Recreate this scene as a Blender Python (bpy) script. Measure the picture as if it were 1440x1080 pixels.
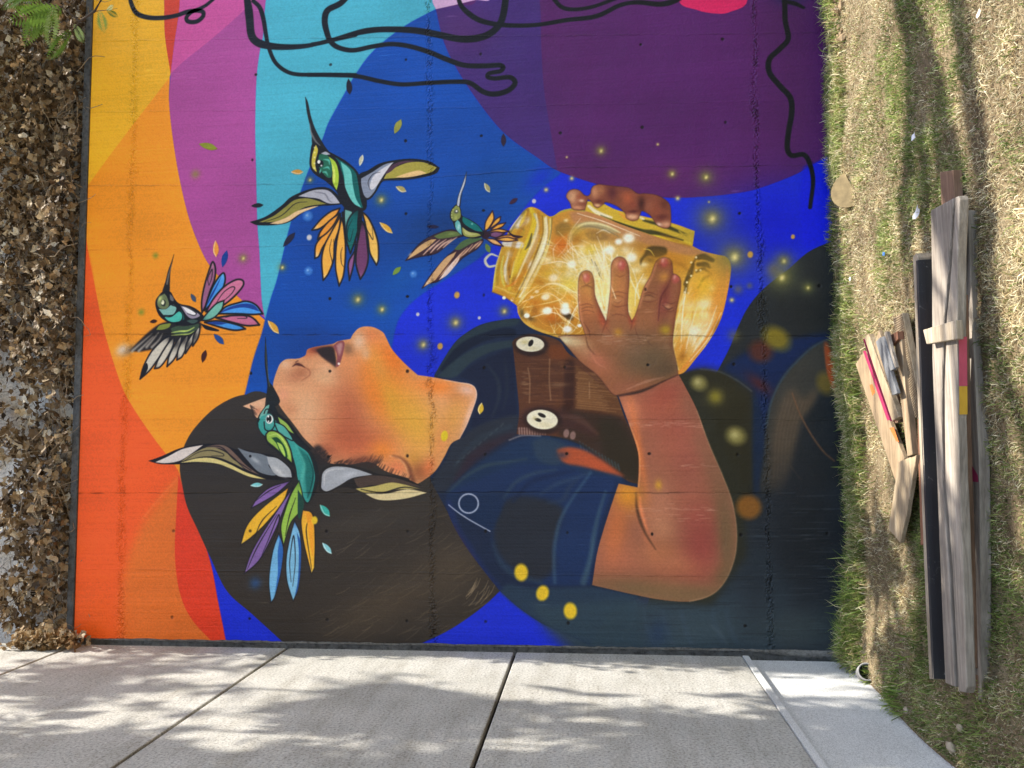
import bpy, bmesh, math, random
import numpy as np
from mathutils import Vector, Matrix

for o in list(bpy.data.objects): bpy.data.objects.remove(o)
SC = bpy.context.scene
COL = SC.collection

# ---------------------------------------------------------------- camera
# The photograph is turned a quarter: the ground (grass) is on its right, the wall top on its left.
# World: z up, x along the painted wall, y into it. The painted face is y = 0, the corner with the side wall x = 0.
F_PX, CX, CY = 1020.0, 720.0, 540.0
CAM_H = 1.5
def nrm(v): v = np.array(v, float); return v / np.linalg.norm(v)
aY = nrm((835 - CX, 617 - CY, F_PX))                    # wall normal in camera axes (right, down, forward)
aX = nrm((534 - CX, -12460 - CY, F_PX)); aX = nrm(aX - aX.dot(aY) * aY)
aZ = np.cross(aX, aY)
RW = np.stack([aX, aY, aZ])                             # world = RW @ camera axes
def ray(px, py): return RW @ np.array((px - CX, py - CY, F_PX), float)
d = ray(1188, 617); CAM_D = CAM_H * d[1] / -d[2]
d = ray(600, 914); CAM_X = -d[0] * CAM_D / d[1]
EYE = np.array((CAM_X, -CAM_D, CAM_H))
def on_wall(px, py, y=0.0):
    d = ray(px, py); p = EYE + d * (y - EYE[1]) / d[1]; return p
def on_ground(px, py, z=0.0):
    d = ray(px, py); p = EYE + d * (z - EYE[2]) / d[2]; return p
def on_side(px, py, x=0.0):
    d = ray(px, py); p = EYE + d * (x - EYE[0]) / d[0]; return p
cam = bpy.data.cameras.new('camera'); camo = bpy.data.objects.new('camera', cam); COL.objects.link(camo)
cam.sensor_width = 36.0; cam.sensor_fit = 'HORIZONTAL'; cam.lens = F_PX / 1440 * 36.0
cam.clip_start = 0.05; cam.clip_end = 500
r, u, b = RW @ np.array((1, 0, 0.)), RW @ np.array((0, -1, 0.)), RW @ np.array((0, 0, -1.))
camo.matrix_world = Matrix(((r[0], u[0], b[0], EYE[0]), (r[1], u[1], b[1], EYE[1]), (r[2], u[2], b[2], EYE[2]), (0, 0, 0, 1)))
SC.camera = camo

# ---------------------------------------------------------------- daylight
SUN_DIR = nrm((0.50, 0.030, 0.866))
SUN_EL = math.asin(SUN_DIR[2]); SUN_AZ = math.atan2(SUN_DIR[0], SUN_DIR[1])
world = bpy.data.worlds.new('World'); SC.world = world; world.use_nodes = True
wn = world.node_tree.nodes; wl = world.node_tree.links
sky = wn.new('ShaderNodeTexSky'); sky.sky_type = 'NISHITA'; sky.sun_disc = False
sky.sun_elevation = SUN_EL; sky.sun_rotation = SUN_AZ; sky.air_density = 1.0; sky.dust_density = 1.5; sky.ozone_density = 1.0
wl.new(sky.outputs[0], wn['Background'].inputs[0]); wn['Background'].inputs[1].default_value = 0.15
sun = bpy.data.lights.new('sun', 'SUN'); sun.energy = 4.1; sun.angle = math.radians(0.45); sun.color = (1.0, 0.95, 0.87)
suno = bpy.data.objects.new('sun', sun); COL.objects.link(suno)
suno.rotation_euler = Vector(SUN_DIR).to_track_quat('Z', 'Y').to_euler(); suno.location = (6, 2, 12)
SC.view_settings.view_transform = 'Standard'; SC.view_settings.look = 'None'
SC.view_settings.gamma = 1.0; SC.view_settings.use_curve_mapping = False
SC.view_settings.exposure = 1.5
SC.cycles.max_bounces = 6; SC.cycles.diffuse_bounces = 3; SC.cycles.glossy_bounces = 3; SC.cycles.transparent_max_bounces = 6
SC.cycles.use_denoising = True

# ---------------------------------------------------------------- layout of the wall
WALL_TOP = on_wall(118, 450)[2]                         # height of the painted face
PAINT_X0 = on_wall(600, 905)[0]                         # where the paint stops, next to the side wall
WALL_X1 = 6.6                                           # far end of the painted wall, outside the picture
TK = 1.35                                               # picture pixels per photo pixel
PXM = TK * F_PX / CAM_D                                 # picture pixels per metre of wall
TEX_Z1 = WALL_TOP + 0.03; TEX_X1 = on_wall(700, -300)[0]
TW = int((TEX_Z1 + 0.12) * PXM); TH = int((TEX_X1 + 0.12) * PXM)
def PM(p):
    """traced points -> wall coordinates -> picture pixels (column = down the wall, row = along it)"""
    p = np.atleast_2d(np.asarray(p, float))
    dc = np.stack([p[:, 0] - CX, p[:, 1] - CY, np.full(len(p), F_PX)], 1)
    dw = dc @ RW.T
    w = EYE + dw * (-EYE[1] / dw[:, 1])[:, None]
    return np.stack([(TEX_Z1 - w[:, 2]) * PXM, (TEX_X1 - w[:, 0]) * PXM], 1)
def pix_to_wall(q): return TEX_X1 - q[:, 1] / PXM, TEX_Z1 - q[:, 0] / PXM      # -> x, z
def wall_uv(x, z): return (TEX_Z1 - z) * PXM / TW, 1 - (TEX_X1 - x) * PXM / TH
# ---------------------------------------------------------------- mural paint (generated raster)
# The mural is flat paint on a concrete wall. It is painted here, stroke by stroke, into an
# in-memory picture laid out in wall units; PM() turns a traced point into a picture pixel.
rs = np.random.RandomState(7)
IMG = np.zeros((TH, TW, 3), np.float32)
HGT = np.zeros((TH, TW), np.float32)

def tf(x0, y0, s):
    def f(txt):
        out = []
        for w in txt.split():
            c = w.endswith('c'); w = w.rstrip('c')
            a, b = w.split(',')
            out.append((x0 + float(a) / s, y0 + float(b) / s, c))
        return out
    return f
P1 = tf(0, 0, 1)

def curve(pts, closed=True, n=8):
    P = np.array([(p[0], p[1]) for p in pts], float)
    C = [p[2] for p in pts]
    N = len(P)
    if not closed: C[0] = C[-1] = True
    T = np.zeros_like(P)
    for i in range(N):
        if not C[i]:
            T[i] = (P[(i + 1) % N] - P[i - 1]) * 0.5
    out = []
    t = np.linspace(0, 1, n, endpoint=False)[:, None]
    for i in range(N if closed else N - 1):
        j = (i + 1) % N
        d = P[j] - P[i]
        L = np.hypot(*d)
        def lim(v):
            l = np.hypot(*v)
            return v * min(1, L * 1.2 / l) if l > 1e-6 else v
        a = d if C[i] else lim(T[i])
        b = d if C[j] else lim(T[j])
        out.append((2*t**3-3*t**2+1)*P[i] + (t**3-2*t**2+t)*a + (-2*t**3+3*t**2)*P[j] + (t**3-t**2)*b)
    out = np.concatenate(out)
    if not closed: out = np.vstack([out, P[-1]])
    return out

def blur(m, r):
    r = int(round(r))
    if r < 1: return m
    for _ in range(3):
        for ax in (0, 1):
            pad = [(0, 0), (0, 0)]; pad[ax] = (r + 1, r)
            c = np.cumsum(np.pad(m, pad), axis=ax)
            k = 2 * r + 1
            m = (np.take(c, range(k, c.shape[ax]), axis=ax) - np.take(c, range(0, c.shape[ax] - k), axis=ax)) / k
    return m

def raster(poly, pad=0):
    """coverage of a polygon (picture pixels) -> (x0, y0, mask)"""
    x0 = int(max(0, math.floor(poly[:, 0].min()) - pad)); x1 = int(min(TW, math.ceil(poly[:, 0].max()) + 1 + pad))
    y0 = int(max(0, math.floor(poly[:, 1].min()) - pad)); y1 = int(min(TH, math.ceil(poly[:, 1].max()) + 1 + pad))
    if x1 <= x0 or y1 <= y0: return None
    m = np.zeros((y1 - y0, x1 - x0 + 2), np.float32)
    ax, ay = poly[:, 0], poly[:, 1]
    bx, by = np.roll(ax, -1), np.roll(ay, -1)
    W = x1 - x0
    SUB = 3
    for r in range(y0, y1):
        row = m[r - y0]
        for s in range(SUB):
            y = r + (s + .5) / SUB
            h = (ay <= y) != (by <= y)
            if not h.any(): continue
            xs = np.sort(ax[h] + (y - ay[h]) * (bx[h] - ax[h]) / (by[h] - ay[h])) - x0
            for k in range(0, len(xs) - 1, 2):
                a = min(max(xs[k], 0), W); b = min(max(xs[k + 1], 0), W)
                if b <= a: continue
                ia, ib = int(a), int(b)
                if ia == ib: row[ia] += (b - a) / SUB
                else:
                    row[ia] += (ia + 1 - a) / SUB
                    if ib > ia + 1: row[ia + 1:ib] += 1.0 / SUB
                    row[ib] += (b - ib) / SUB
    return x0, y0, np.clip(m[:, :W], 0, 1)

def clipmask(M, clip):
    x0, y0, m = M
    out = np.zeros_like(m)
    cx, cy, cm = clip
    ax0, ay0 = max(x0, cx), max(y0, cy)
    ax1, ay1 = min(x0 + m.shape[1], cx + cm.shape[1]), min(y0 + m.shape[0], cy + cm.shape[0])
    if ax1 > ax0 and ay1 > ay0:
        out[ay0-y0:ay1-y0, ax0-x0:ax1-x0] = m[ay0-y0:ay1-y0, ax0-x0:ax1-x0] * cm[ay0-cy:ay1-cy, ax0-cx:ax1-cx]
    return x0, y0, out

def put(M, col, a=1.0, clip=None):
    if M is None: return
    if clip is not None: M = clipmask(M, clip)
    x0, y0, m = M
    m = (m * a)[..., None]
    R = IMG[y0:y0 + m.shape[0], x0:x0 + m.shape[1]]
    R += (np.array(col, np.float32) / 255.0 - R) * m

def fill(pts, col, soft=0, a=1.0, clip=None, smooth=True):
    c = curve(pts) if smooth else np.array([(p[0], p[1]) for p in pts], float)
    s = soft * TK
    M = raster(PM(c), pad=int(3 * s + 2))
    if M is None: return None
    if s >= .8: M = (M[0], M[1], blur(M[2], s * .6))
    put(M, col, a, clip)
    return M

def stroke(pts, w, col, a=1.0, soft=0, clip=None, closed=False, n=8):
    c = PM(curve(pts, closed, n))
    if closed: c = np.vstack([c, c[0]])
    w = np.atleast_1d(np.array(w, float))
    ww = np.interp(np.linspace(0, 1, len(c)), np.linspace(0, 1, len(w)), w) * TK * .5
    e = soft * TK + .6
    pad = int(ww.max() + e + 2)
    x0 = max(0, int(c[:, 0].min()) - pad); x1 = min(TW, int(c[:, 0].max()) + pad + 1)
    y0 = max(0, int(c[:, 1].min()) - pad); y1 = min(TH, int(c[:, 1].max()) + pad + 1)
    if x1 <= x0 or y1 <= y0: return
    m = np.zeros((y1 - y0, x1 - x0), np.float32)
    for i in range(len(c) - 1):
        p, q = c[i], c[i + 1]
        r = max(ww[i], ww[i + 1]) + e + 1
        u0 = max(x0, int(min(p[0], q[0]) - r)); u1 = min(x1, int(max(p[0], q[0]) + r) + 2)
        v0 = max(y0, int(min(p[1], q[1]) - r)); v1 = min(y1, int(max(p[1], q[1]) + r) + 2)
        if u1 <= u0 or v1 <= v0: continue
        X = np.arange(u0, u1)[None, :] + .5 - p[0]; Y = np.arange(v0, v1)[:, None] + .5 - p[1]
        dx, dy = q - p
        L2 = dx * dx + dy * dy + 1e-9
        t = np.clip((X * dx + Y * dy) / L2, 0, 1)
        d = np.hypot(X - t * dx, Y - t * dy) - (ww[i] + (ww[i + 1] - ww[i]) * t)
        k = np.clip(.5 - d / (2 * e), 0, 1)
        R = m[v0 - y0:v1 - y0, u0 - x0:u1 - x0]
        np.maximum(R, k, out=R)
    put((x0, y0, m), col, a, clip)

def blob(x, y, rx, ry=None, ang=0, col=(255, 255, 255), a=1.0, hard=0.0, clip=None):
    """airbrushed ellipse; hard 0 = gaussian, towards 1 = crisp edge"""
    ry = rx if ry is None else ry
    px, py = PM(np.array([[x, y]], float))[0]
    R = max(rx, ry) * TK * (2.6 if hard < .5 else 1.3) + 2
    x0, x1 = max(0, int(px - R)), min(TW, int(px + R) + 1)
    y0, y1 = max(0, int(py - R)), min(TH, int(py + R) + 1)
    if x1 <= x0 or y1 <= y0: return
    X = (np.arange(x0, x1)[None, :] + .5 - px) / TK; Y = (np.arange(y0, y1)[:, None] + .5 - py) / TK
    c, s = math.cos(math.radians(ang)), math.sin(math.radians(ang))
    q = np.hypot((X * c + Y * s) / rx, (-X * s + Y * c) / ry)
    m = np.exp(-q * q * 1.1) if hard <= 0 else np.clip((1 - q) / max(1 - hard, .06) + .5, 0, 1)
    put((x0, y0, m.astype(np.float32)), col, a, clip)

def leaf(x, y, L, W, ang, col, a=1.0, edge=None):
    c, s = math.cos(math.radians(ang)), math.sin(math.radians(ang))
    o = [(-.5, 0, 1), (-.2, -.42, 0), (.15, -.5, 0), (.5, 0, 1), (.2, .45, 0), (-.2, .4, 0)]
    pts = [(x + u * L * c - v * W * s, y + u * L * s + v * W * c, bool(k)) for u, v, k in o]
    fill(pts, col, a=a)
    if edge: stroke([(x - .45 * L * c, y - .45 * L * s, 1), (x + .1 * L * c - .35 * W * s, y + .1 * L * s + .35 * W * c, 0), (x + .45 * L * c, y + .45 * L * s, 1)], 1.2, edge, .6)

def noise(h, w, cy, cx, seed):
    r = np.random.RandomState(seed)
    g = r.rand(int(h / cy) + 3, int(w / cx) + 3).astype(np.float32)
    y = np.arange(h) / cy; x = np.arange(w) / cx
    yi, xi = y.astype(int), x.astype(int)
    fy, fx = (y - yi)[:, None], (x - xi)[None, :]
    fy = fy * fy * (3 - 2 * fy); fx = fx * fx * (3 - 2 * fx)
    A = g[yi][:, xi]; B = g[yi][:, xi + 1]; C = g[yi + 1][:, xi]; D = g[yi + 1][:, xi + 1]
    return (A * (1 - fx) + B * fx) * (1 - fy) + (C * (1 - fx) + D * fx) * fy

OUTLINES = {}      # closed outlines of the painted motifs, kept for the motif sheets
BANDS = []; BIRDPARTS = {'a': [], 'b': [], 'c': [], 'd': []}
PAINT_GAIN = (1.13, 1.04, .93)
def band(pts, col, label, **kw):
    BANDS.append((pts, label)); return fill(pts, col, **kw)

# ---- ground bands
IMG[:] = np.array((22, 45, 215), np.float32) / 255
fill(P1('60,-330c 200,-330c 250,300c 300,500c 280,900c 60,940c'), (240, 130, 34), smooth=False)
band(P1('80,-330c 226,-330c 231,0 232,50 239,108 186,177 126,258 80,330c'), (236, 178, 34), 'yellow painted band')
band(P1('80,330c 126,258 186,177 239,108c 238,143 243,193 253,253 267,310 287,360 304,384 338,420 373,450c 368,470 356,507 344,556 320,640c 262,720c 253,668 240,647 217,617 187,573 170,540 147,467 135,410 125,355 80,240c'), (243, 151, 33), 'orange painted band')
M = band(P1('60,240c 121,330c 125,360 135,410 147,467 170,540 187,573 217,617 240,647 253,668 268,740 330,940c 60,940c'), (236, 92, 34), 'red orange painted band')
fill(P1('196,745 235,690 262,660c 275,760 330,940c 170,940c 172,820'), (220, 112, 40), soft=10, clip=M, a=.95)
blob(135, 880, 45, 60, 0, (236, 98, 24), .6, clip=M)
stroke(P1('200,730 225,700 250,672'), 2, (240, 130, 70), .5, 1.2, clip=M)
band(P1('251,668c 268,715 294,783 307,847 318,904 322,940c 310,912c 293,897 267,867 252,830 246,780 248,720'), (222, 62, 32), 'red painted lens')
band(P1('226,-330c 262,-330c 253,0 245,63 240,104c 232,50 231,0'), (204, 66, 42), 'narrow brick red painted strip')
band(P1('262,-330c 420,-330c 374,0 370,50 366,69 361,108 359,175 360,231 362,314 365,356 368,420 373,448c 338,420 304,384 287,360 267,310 253,253 243,193 238,143 240,104c 245,63 253,0'), (168, 76, 152), 'purple magenta painted band')
band(P1('262,-330c 420,-330c 380,-30 352,4 345,13 300,53 260,85 240,104c 245,63 253,0'), (198, 84, 158), 'pink painted corner')
band(P1('420,-330c 374,0 370,50 366,69 361,108 359,175 360,231 362,314 365,356 368,420 373,450c 381,420 390,392 409,314 432,245 454,195 462,173 480,140 502,102 527,70 569,37 613,13c 608,0 600,-330c'), (74, 176, 203), 'cyan painted band')
band(P1('600,-330c 608,0 613,13c 640,8 670,0 720,-330c'), (205, 168, 208), 'lavender painted patch')
M = band(P1('373,450c 381,420 390,392 409,314 432,245 454,195 462,173 480,140 502,102 527,70 569,37 613,13c 624,58 642,96 672,142 709,187 755,221 790,243c 765,262 744,284 716,319 680,358 640,385 596,412 570,435 556,462 540,560c 380,600c 330,600c 344,556 356,507 368,470'), (12, 74, 172), 'mid blue painted band', soft=1.2)
blob(600, 330, 110, 45, -30, (8, 58, 128), .7, clip=M)
blob(690, 260, 70, 40, -30, (10, 70, 150), .8, clip=M)
blob(440, 480, 70, 40, 0, (14, 60, 140), .8, clip=M)
blob(520, 450, 60, 20, 0, (8, 78, 178), .7, clip=M)
blob(560, 395, 50, 22, -35, (10, 80, 165), .6, clip=M)
blob(440, 330, 50, 90, 15, (10, 62, 150), .5, clip=M)
blob(760, 250, 26, 14, -40, (10, 48, 190), .9)
blob(480, 545, 60, 70, 0, (10, 50, 190), .3, clip=M)
# purples
PUR = band(P1('613,13c 624,58 642,96 672,142 709,187 755,221 784,240 830,256 880,270 938,278 997,276 1040,271 1067,265 1117,246 1151,227 1240,180c 1240,-330c 600,-330c 608,0'), (84, 32, 100), 'dark purple painted disc')
band(P1('720,-330c 759,0 761,62 765,125 774,183 784,240c 755,221 709,187 672,142 642,96 624,58 613,13c 640,8 670,0'), (66, 40, 116), 'violet painted overlap', clip=PUR)
blob(650, 40, 50, 40, 30, (86, 44, 112), .7, clip=PUR)
blob(720, 150, 60, 50, 40, (72, 38, 112), .5, clip=PUR)
blob(1120, 100, 60, 170, 0, (70, 26, 82), .8, clip=PUR)
blob(940, 250, 150, 24, 0, (92, 34, 96), .6, clip=PUR)
band(P1('955,-330c 955,0 980,14 1005,19 1026,17 1051,0 1051,-330c'), (212, 36, 96), 'crimson painted disc edge')
blob(1112, -6, 24, 14, 0, (26, 28, 78), .9)
fill(P1('720,-330c 690,-3 669,0c 640,7 613,13c 608,0 600,-330c'), (205, 168, 208))
# pure blue field right of the purple edge is the base colour; deepen it
blob(1090, 320, 80, 60, 0, (10, 22, 205), .8, clip=None)
fill(P1('1128,240 1151,227 1240,180c 1240,360c 1180,330 1130,345'), (14, 26, 222), soft=3, a=.7)
# ---- dark hills, olive ground at the foot of the wall
HILL = fill(P1('1009,522c 1026,489 1039,457 1054,429 1076,404 1108,379 1136,355 1165,341 1240,310c 1240,960c 820,960c 831,907c 900,880 980,560c'), (38, 42, 45))
blob(1150, 440, 40, 60, 0, (30, 33, 34), .8, clip=HILL)
fill(P1('1012,520c 1060,490 1150,470 1176,473c 1146,486 1124,505 1102,530 1086,561 1078,596 1070,640 1062,640c 1058,550c'), (17, 36, 78), soft=5, clip=HILL)
fill(P1('955,530c 985,518 1009,522c 1035,534 1057,550c 1062,600 1064,680 1050,730 1030,760 980,560c'), (44, 42, 27), soft=10)
fill(P1('1060,552c 1075,600 1070,680 1062,740 1058,640'), (20, 38, 66), soft=3, a=.9)
fill(P1('950,528c 985,519 1009,523c 1030,534 1040,560 1030,640 1000,640 975,560'), (44, 42, 27), soft=2)
stroke(P1('985,519c 1009,522 1035,534 1057,550c'), 1.6, (90, 96, 96), .55, .8)
blob(1070, 494, 16, 15, 0, (92, 44, 28), .8, .25)
blob(1068, 540, 22, 9, 40, (88, 34, 30), .7)
blob(1092, 476, 19, 14, 40, (138, 122, 34), .85, .2)
fill(P1('1177,472c 1146,486 1124,505 1102,530 1086,561 1078,596 1076,640 1080,700 1240,720c 1240,440c'), (58, 58, 54), soft=2)
stroke(P1('1177,472c 1146,486 1124,505 1102,530 1086,561 1078,596c'), 2.4, (58, 78, 92), .7, 1)
fill(P1('1112,545 1130,560 1150,545 1140,600 1122,650 1105,690 1084,690 1084,630 1092,580'), (84, 72, 58), soft=6, a=.9)
for k in range(9):
    x = 1090 + k * 5
    stroke([(x + 14, 560 + k, 1), (x + 2, 610, 0), (x - 2, 672 - k * 3, 1)], [1, 2, .8], (112, 98, 80), .35, 1)
fill(P1('1128,590c 1150,560 1172,520 1240,480c 1240,760c 1110,730 1112,660'), (30, 36, 42), soft=5, a=.92)
stroke(P1('1114,553c 1124,580 1140,610 1158,635 1173,648c'), [1.2, 2.4, 2], (120, 84, 58), .8, .6)
stroke(P1('1110,652c 1118,664 1126,674c'), 1.6, (84, 70, 56), .6, .6)
blob(1161, 539, 11, 15, -15, (112, 96, 40), .85, .2)
fill(P1('1160,480 1164,520 1172,545 1186,570 1198,575 1188,530 1172,500'), (176, 76, 34), soft=3, a=.9)
stroke(P1('1160,488c 1164,520 1174,548 1186,568c'), [1, 4, 2], (196, 92, 44), .6, 1)
# bottom bluish greys
fill(P1('1050,700c 1090,690 1240,680c 1240,960c 820,960c 831,907c 900,850 1000,850'), (40, 48, 58), soft=10, a=.9)
fill(P1('760,875c 833,824 900,836 1000,842 1036,800 1070,770 1110,830 1090,940c 820,940c'), (48, 64, 76), soft=13)
blob(1000, 885, 80, 26, -10, (62, 80, 90), .7)
blob(1120, 890, 60, 26, 0, (54, 68, 74), .8)
blob(1130, 760, 44, 60, 0, (32, 37, 45), .7)
blob(1120, 700, 26, 30, 0, (36, 40, 48), .7)
blob(1140, 740, 60, 90, 0, (28, 32, 36), .85)
blob(1140, 880, 60, 24, 0, (56, 68, 72), .6)
blob(1060, 820, 40, 60, 0, (36, 42, 50), .7)
for x_ in (905, 932, 958, 1002, 1022):
    stroke([(x_, 858, 1), (x_ + 4, 880, 0), (x_ + 14, 905, 1)], [2, 6, 3], (64, 84, 104), .35, 3)
for k in range(150):
    x_, y_ = rs.uniform(880, 1160), rs.uniform(690, 915); L = rs.uniform(15, 60)
    stroke([(x_, y_, 1), (x_ + L, y_ + rs.uniform(-.6, .6), 1)], [.4, .9, .4], rs.choice([(78, 92, 104), (20, 24, 28)]) if False else ((78, 92, 104) if k % 2 else (20, 24, 28)), .35, .2, n=2)
stroke(P1('868,905c 886,880 894,850c'), [2, 5, 1], (72, 92, 106), .5, 2)
stroke(P1('1000,880c 1012,890 1022,905c'), [1, 4, 2], (84, 100, 108), .4, 2)
blob(925, 890, 14, 20, 10, (36, 58, 92), .6)

fill(P1('940,520c 985,530c 1010,600c 1045,700c 1050,780c 1000,850c 880,840c 860,560c'), (44, 44, 32), smooth=False, soft=7)
# ---- hair
OUTLINES['painted_hair'] = P1('378,559 367,554 344,555 324,561 298,577 273,603 260,625 254,645 253,662 256,681 263,712 278,745 296,784 319,831 355,864 400,905c 590,906c 626,889 655,871 684,849 703,831c 680,802 659,774 641,745 626,712 610,680c 596,655 560,640 500,640 450,640 430,630 380,590')
HAIRU = fill(P1('345,556 380,556 420,600 470,640 560,655 620,690 500,760 340,760 270,640'), (53, 47, 41))
HAIR = fill(OUTLINES['painted_hair'], (53, 47, 41))
blob(400, 640, 120, 50, 0, (42, 39, 38), .8, clip=HAIR)
blob(540, 850, 110, 34, -30, (72, 62, 50), .8, clip=HAIR)
blob(640, 800, 50, 40, -40, (76, 66, 54), .8, clip=HAIR)
blob(520, 730, 80, 16, -12, (66, 60, 52), .5, clip=HAIR)
for k in range(420):
    x, y = rs.uniform(430, 700), rs.uniform(715, 905)
    w = (x - 430) / 270 * .6 + (y - 715) / 190 * .5
    if rs.rand() > w: continue
    L = rs.uniform(12, 36); an = math.radians(rs.uniform(-42, -18))
    c = rs.choice([92, 104, 120, 82])
    stroke([(x, y, 1), (x + L * .5 * math.cos(an), y + L * .5 * math.sin(an) + 1.5, 0), (x + L * math.cos(an), y + L * math.sin(an), 1)], [.4, 1.1, .4], (c, c * .88, c * .72), rs.uniform(.15, .5), .3, clip=HAIR, n=3)
for k in range(12):
    x = 668 + rs.uniform(-16, 16); y = 842 + rs.uniform(-12, 10)
    stroke([(x, y, 1), (x + 8, y - 9, 0), (x + 13, y - 20, 1)], [.5, 1, .4], (168, 148, 118), .6, .2, clip=HAIR, n=3)
blob(359, 820, 9, 9, 0, (40, 76, 130), .8)

# ---- shirt and hood
fill(P1('606,676c 600,600c 611,527c 680,470c 900,560c 900,700c 830,830c 700,828c 640,740c'), (25, 36, 60), smooth=False)
OUTLINES['painted_shirt'] = P1('611,527c 622,508 637,485 650,472 675,457 705,450 735,449 790,470 880,520 880,560 900,680 897,686c 870,680c 853,730 840,777 833,823c 900,838 850,860 829,907c 792,890 761,876 730,855 703,831c 680,802 659,774 641,745 626,712 606,676c 625,650 640,620 655,612 668,560 640,540')
SH = fill(OUTLINES['painted_shirt'], (25, 38, 66))
TS = tf(600, 430, 4)
fill(TS('45,390c 90,310 150,220 200,170 300,110 420,80 520,75 500,110 400,130 300,170 200,230 120,320'), (36, 52, 62), soft=2, clip=SH)
fill(TS('70,360c 150,250 230,190 330,150 440,125 500,135 490,175 400,180 280,220 180,290 110,370'), (14, 24, 46), soft=1.5, clip=SH)
fill(TS('60,400c 130,330 230,260 340,215 480,195 480,230 360,260 250,320 160,400'), (40, 56, 66), soft=1.5, clip=SH)
fill(TS('180,400c 260,330 370,280 480,250 500,450 500,640 380,640 250,690 280,560 285,470 250,430'), (20, 28, 54), soft=2, clip=SH)
stroke(TS('340,330c 400,420 405,520 370,620c'), [2, 5, 2], (40, 50, 62), .7, 2, clip=SH)
stroke(TS('440,300c 450,400 450,500 430,580c'), [2, 4, 2], (34, 42, 56), .6, 2, clip=SH)
fill(TS('110,820c 180,740 300,670 420,630 520,620 510,720 460,750 330,820 220,900 110,1040 30,1030 0,960'), (37, 43, 56), soft=2, clip=SH)
stroke(TS('160,900c 230,810 330,730 470,680c'), [4, 9, 6], (44, 56, 70), .7, 2, clip=SH)
fill(TS('230,840c 330,770 440,725 510,715 400,790 290,870 200,960 150,990'), (52, 34, 46), soft=4, a=.7, clip=SH)
fill(TS('110,1060c 200,960 300,880 430,800 480,770 600,735 720,740 860,790 980,900 1100,960 1060,1060'), (24, 47, 82), soft=3, clip=SH)
stroke(TS('120,1050c 220,960 330,900 450,880 560,860c'), [2, 5, 2], (56, 74, 84), .7, 2, clip=SH)
stroke(TS('465,755c 540,730 640,732c'), 2, (150, 140, 140), .7, .6, clip=SH)
fill(TS('590,760c 660,740 760,770 800,830 720,900 620,860'), (44, 62, 82), soft=4, a=.8, clip=SH)
for k in range(9):
    x = 170 + k * 31; y = 885 - k * 26
    stroke([(600 + x / 4, 430 + y / 4, 1), (600 + (x + 12) / 4, 430 + (y - 14) / 4, 1)], 2.2, (66, 76, 84), .55, .6, clip=SH)
TL = tf(600, 640, 3.857)
fill(TL('110,210c 260,140 430,70 560,50 760,70 860,100 1040,140 980,280 940,430 900,600 895,705c 700,710 560,690 420,620 350,470 345,400 120,270'), (24, 46, 88), soft=2, clip=SH)
fill(TL('400,260c 500,220 640,240 740,290 720,380 690,500 690,620 600,680 470,620 390,540 360,420'), (36, 41, 52), soft=5, clip=SH)
fill(TL('110,220c 130,210 260,210 420,200 410,290 370,370 345,410 230,345 120,270'), (22, 42, 76), soft=2, clip=SH)
for t, w, c, a in [('420,230c 480,150 580,100 700,80c', [3, 5, 2], (52, 72, 90), .7), ('470,250c 560,150 680,110 800,85c', [3, 6, 2], (18, 34, 70), .8),
                   ('620,210c 700,160 790,130 880,95c', [3, 6, 2], (50, 70, 96), .6), ('660,260c 740,240 770,180 820,130c', [2, 7, 2], (44, 60, 84), .6),
                   ('890,95c 800,220 730,340 700,450 690,560 695,690c', [2, 3.5, 3], (62, 92, 118), .75), ('970,200c 930,330 905,450 890,560 850,690c', [2, 6, 8], (70, 98, 112), .65),
                   ('1035,150c 985,280 940,430 905,590 897,705c', [4, 4, 3], (20, 38, 72), .9), ('360,480c 400,580 480,650 620,690c', [2, 8, 5], (46, 64, 78), .6),
                   ('120,260c 160,420 260,580 400,740c', [8, 22, 10], (26, 42, 92), .7), ('150,380c 200,480 260,560c', [2, 5, 2], (60, 40, 70), .5)]:
    stroke(TL(t), w, c, a, 2.5, clip=SH)
fill(TL('395,740c 440,700 560,720 700,720 895,712c 1157,765c 1000,850 890,1030c 740,965 620,910 500,830'), (38, 58, 80), soft=3, clip=None, a=.95)
fill(TL('560,800c 700,820 840,800 1000,780 1150,770c 1157,1030c 890,1030c 740,965 640,910'), (46, 66, 80), soft=6, a=.8)
stroke(TL('897,707c 1000,725 1157,765c'), 2.5, (30, 42, 52), .9, .8)
# brown bib
OUTLINES['painted_bib'] = TS('482,205c 500,185 600,160 740,195 800,270 950,360 1060,490 1110,620 1190,800 1196,1005c 1130,985 1060,930 940,830 840,770 720,735 505,722c 520,600 505,420')
BIB = fill(OUTLINES['painted_bib'], (88, 52, 32))
fill(TS('830,330c 900,380 1000,440 1080,520 1110,620 960,590 830,560'), (104, 66, 38), clip=BIB, soft=1.5)
fill(TS('760,560c 860,590 980,610 1110,640 1190,800 1196,1005c 1060,930 940,830 840,760 740,720'), (58, 40, 30), clip=BIB, soft=4)
fill(TS('960,640c 1060,640 1150,760 1200,860 1196,1005c 1090,950 1000,850'), (46, 38, 24), clip=BIB, soft=6, a=.9)
fill(TS('780,300c 830,320 830,560 770,590'), (56, 30, 22), clip=BIB, soft=3, a=.85)
fill(TS('680,220c 780,230 800,290 700,300'), (120, 62, 26), clip=BIB, soft=4, a=.8)
fill(TS('510,640c 560,580 700,570 800,600 900,660 960,740 800,690 700,720 520,720'), (66, 38, 34), clip=BIB, soft=4, a=.8)
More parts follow.
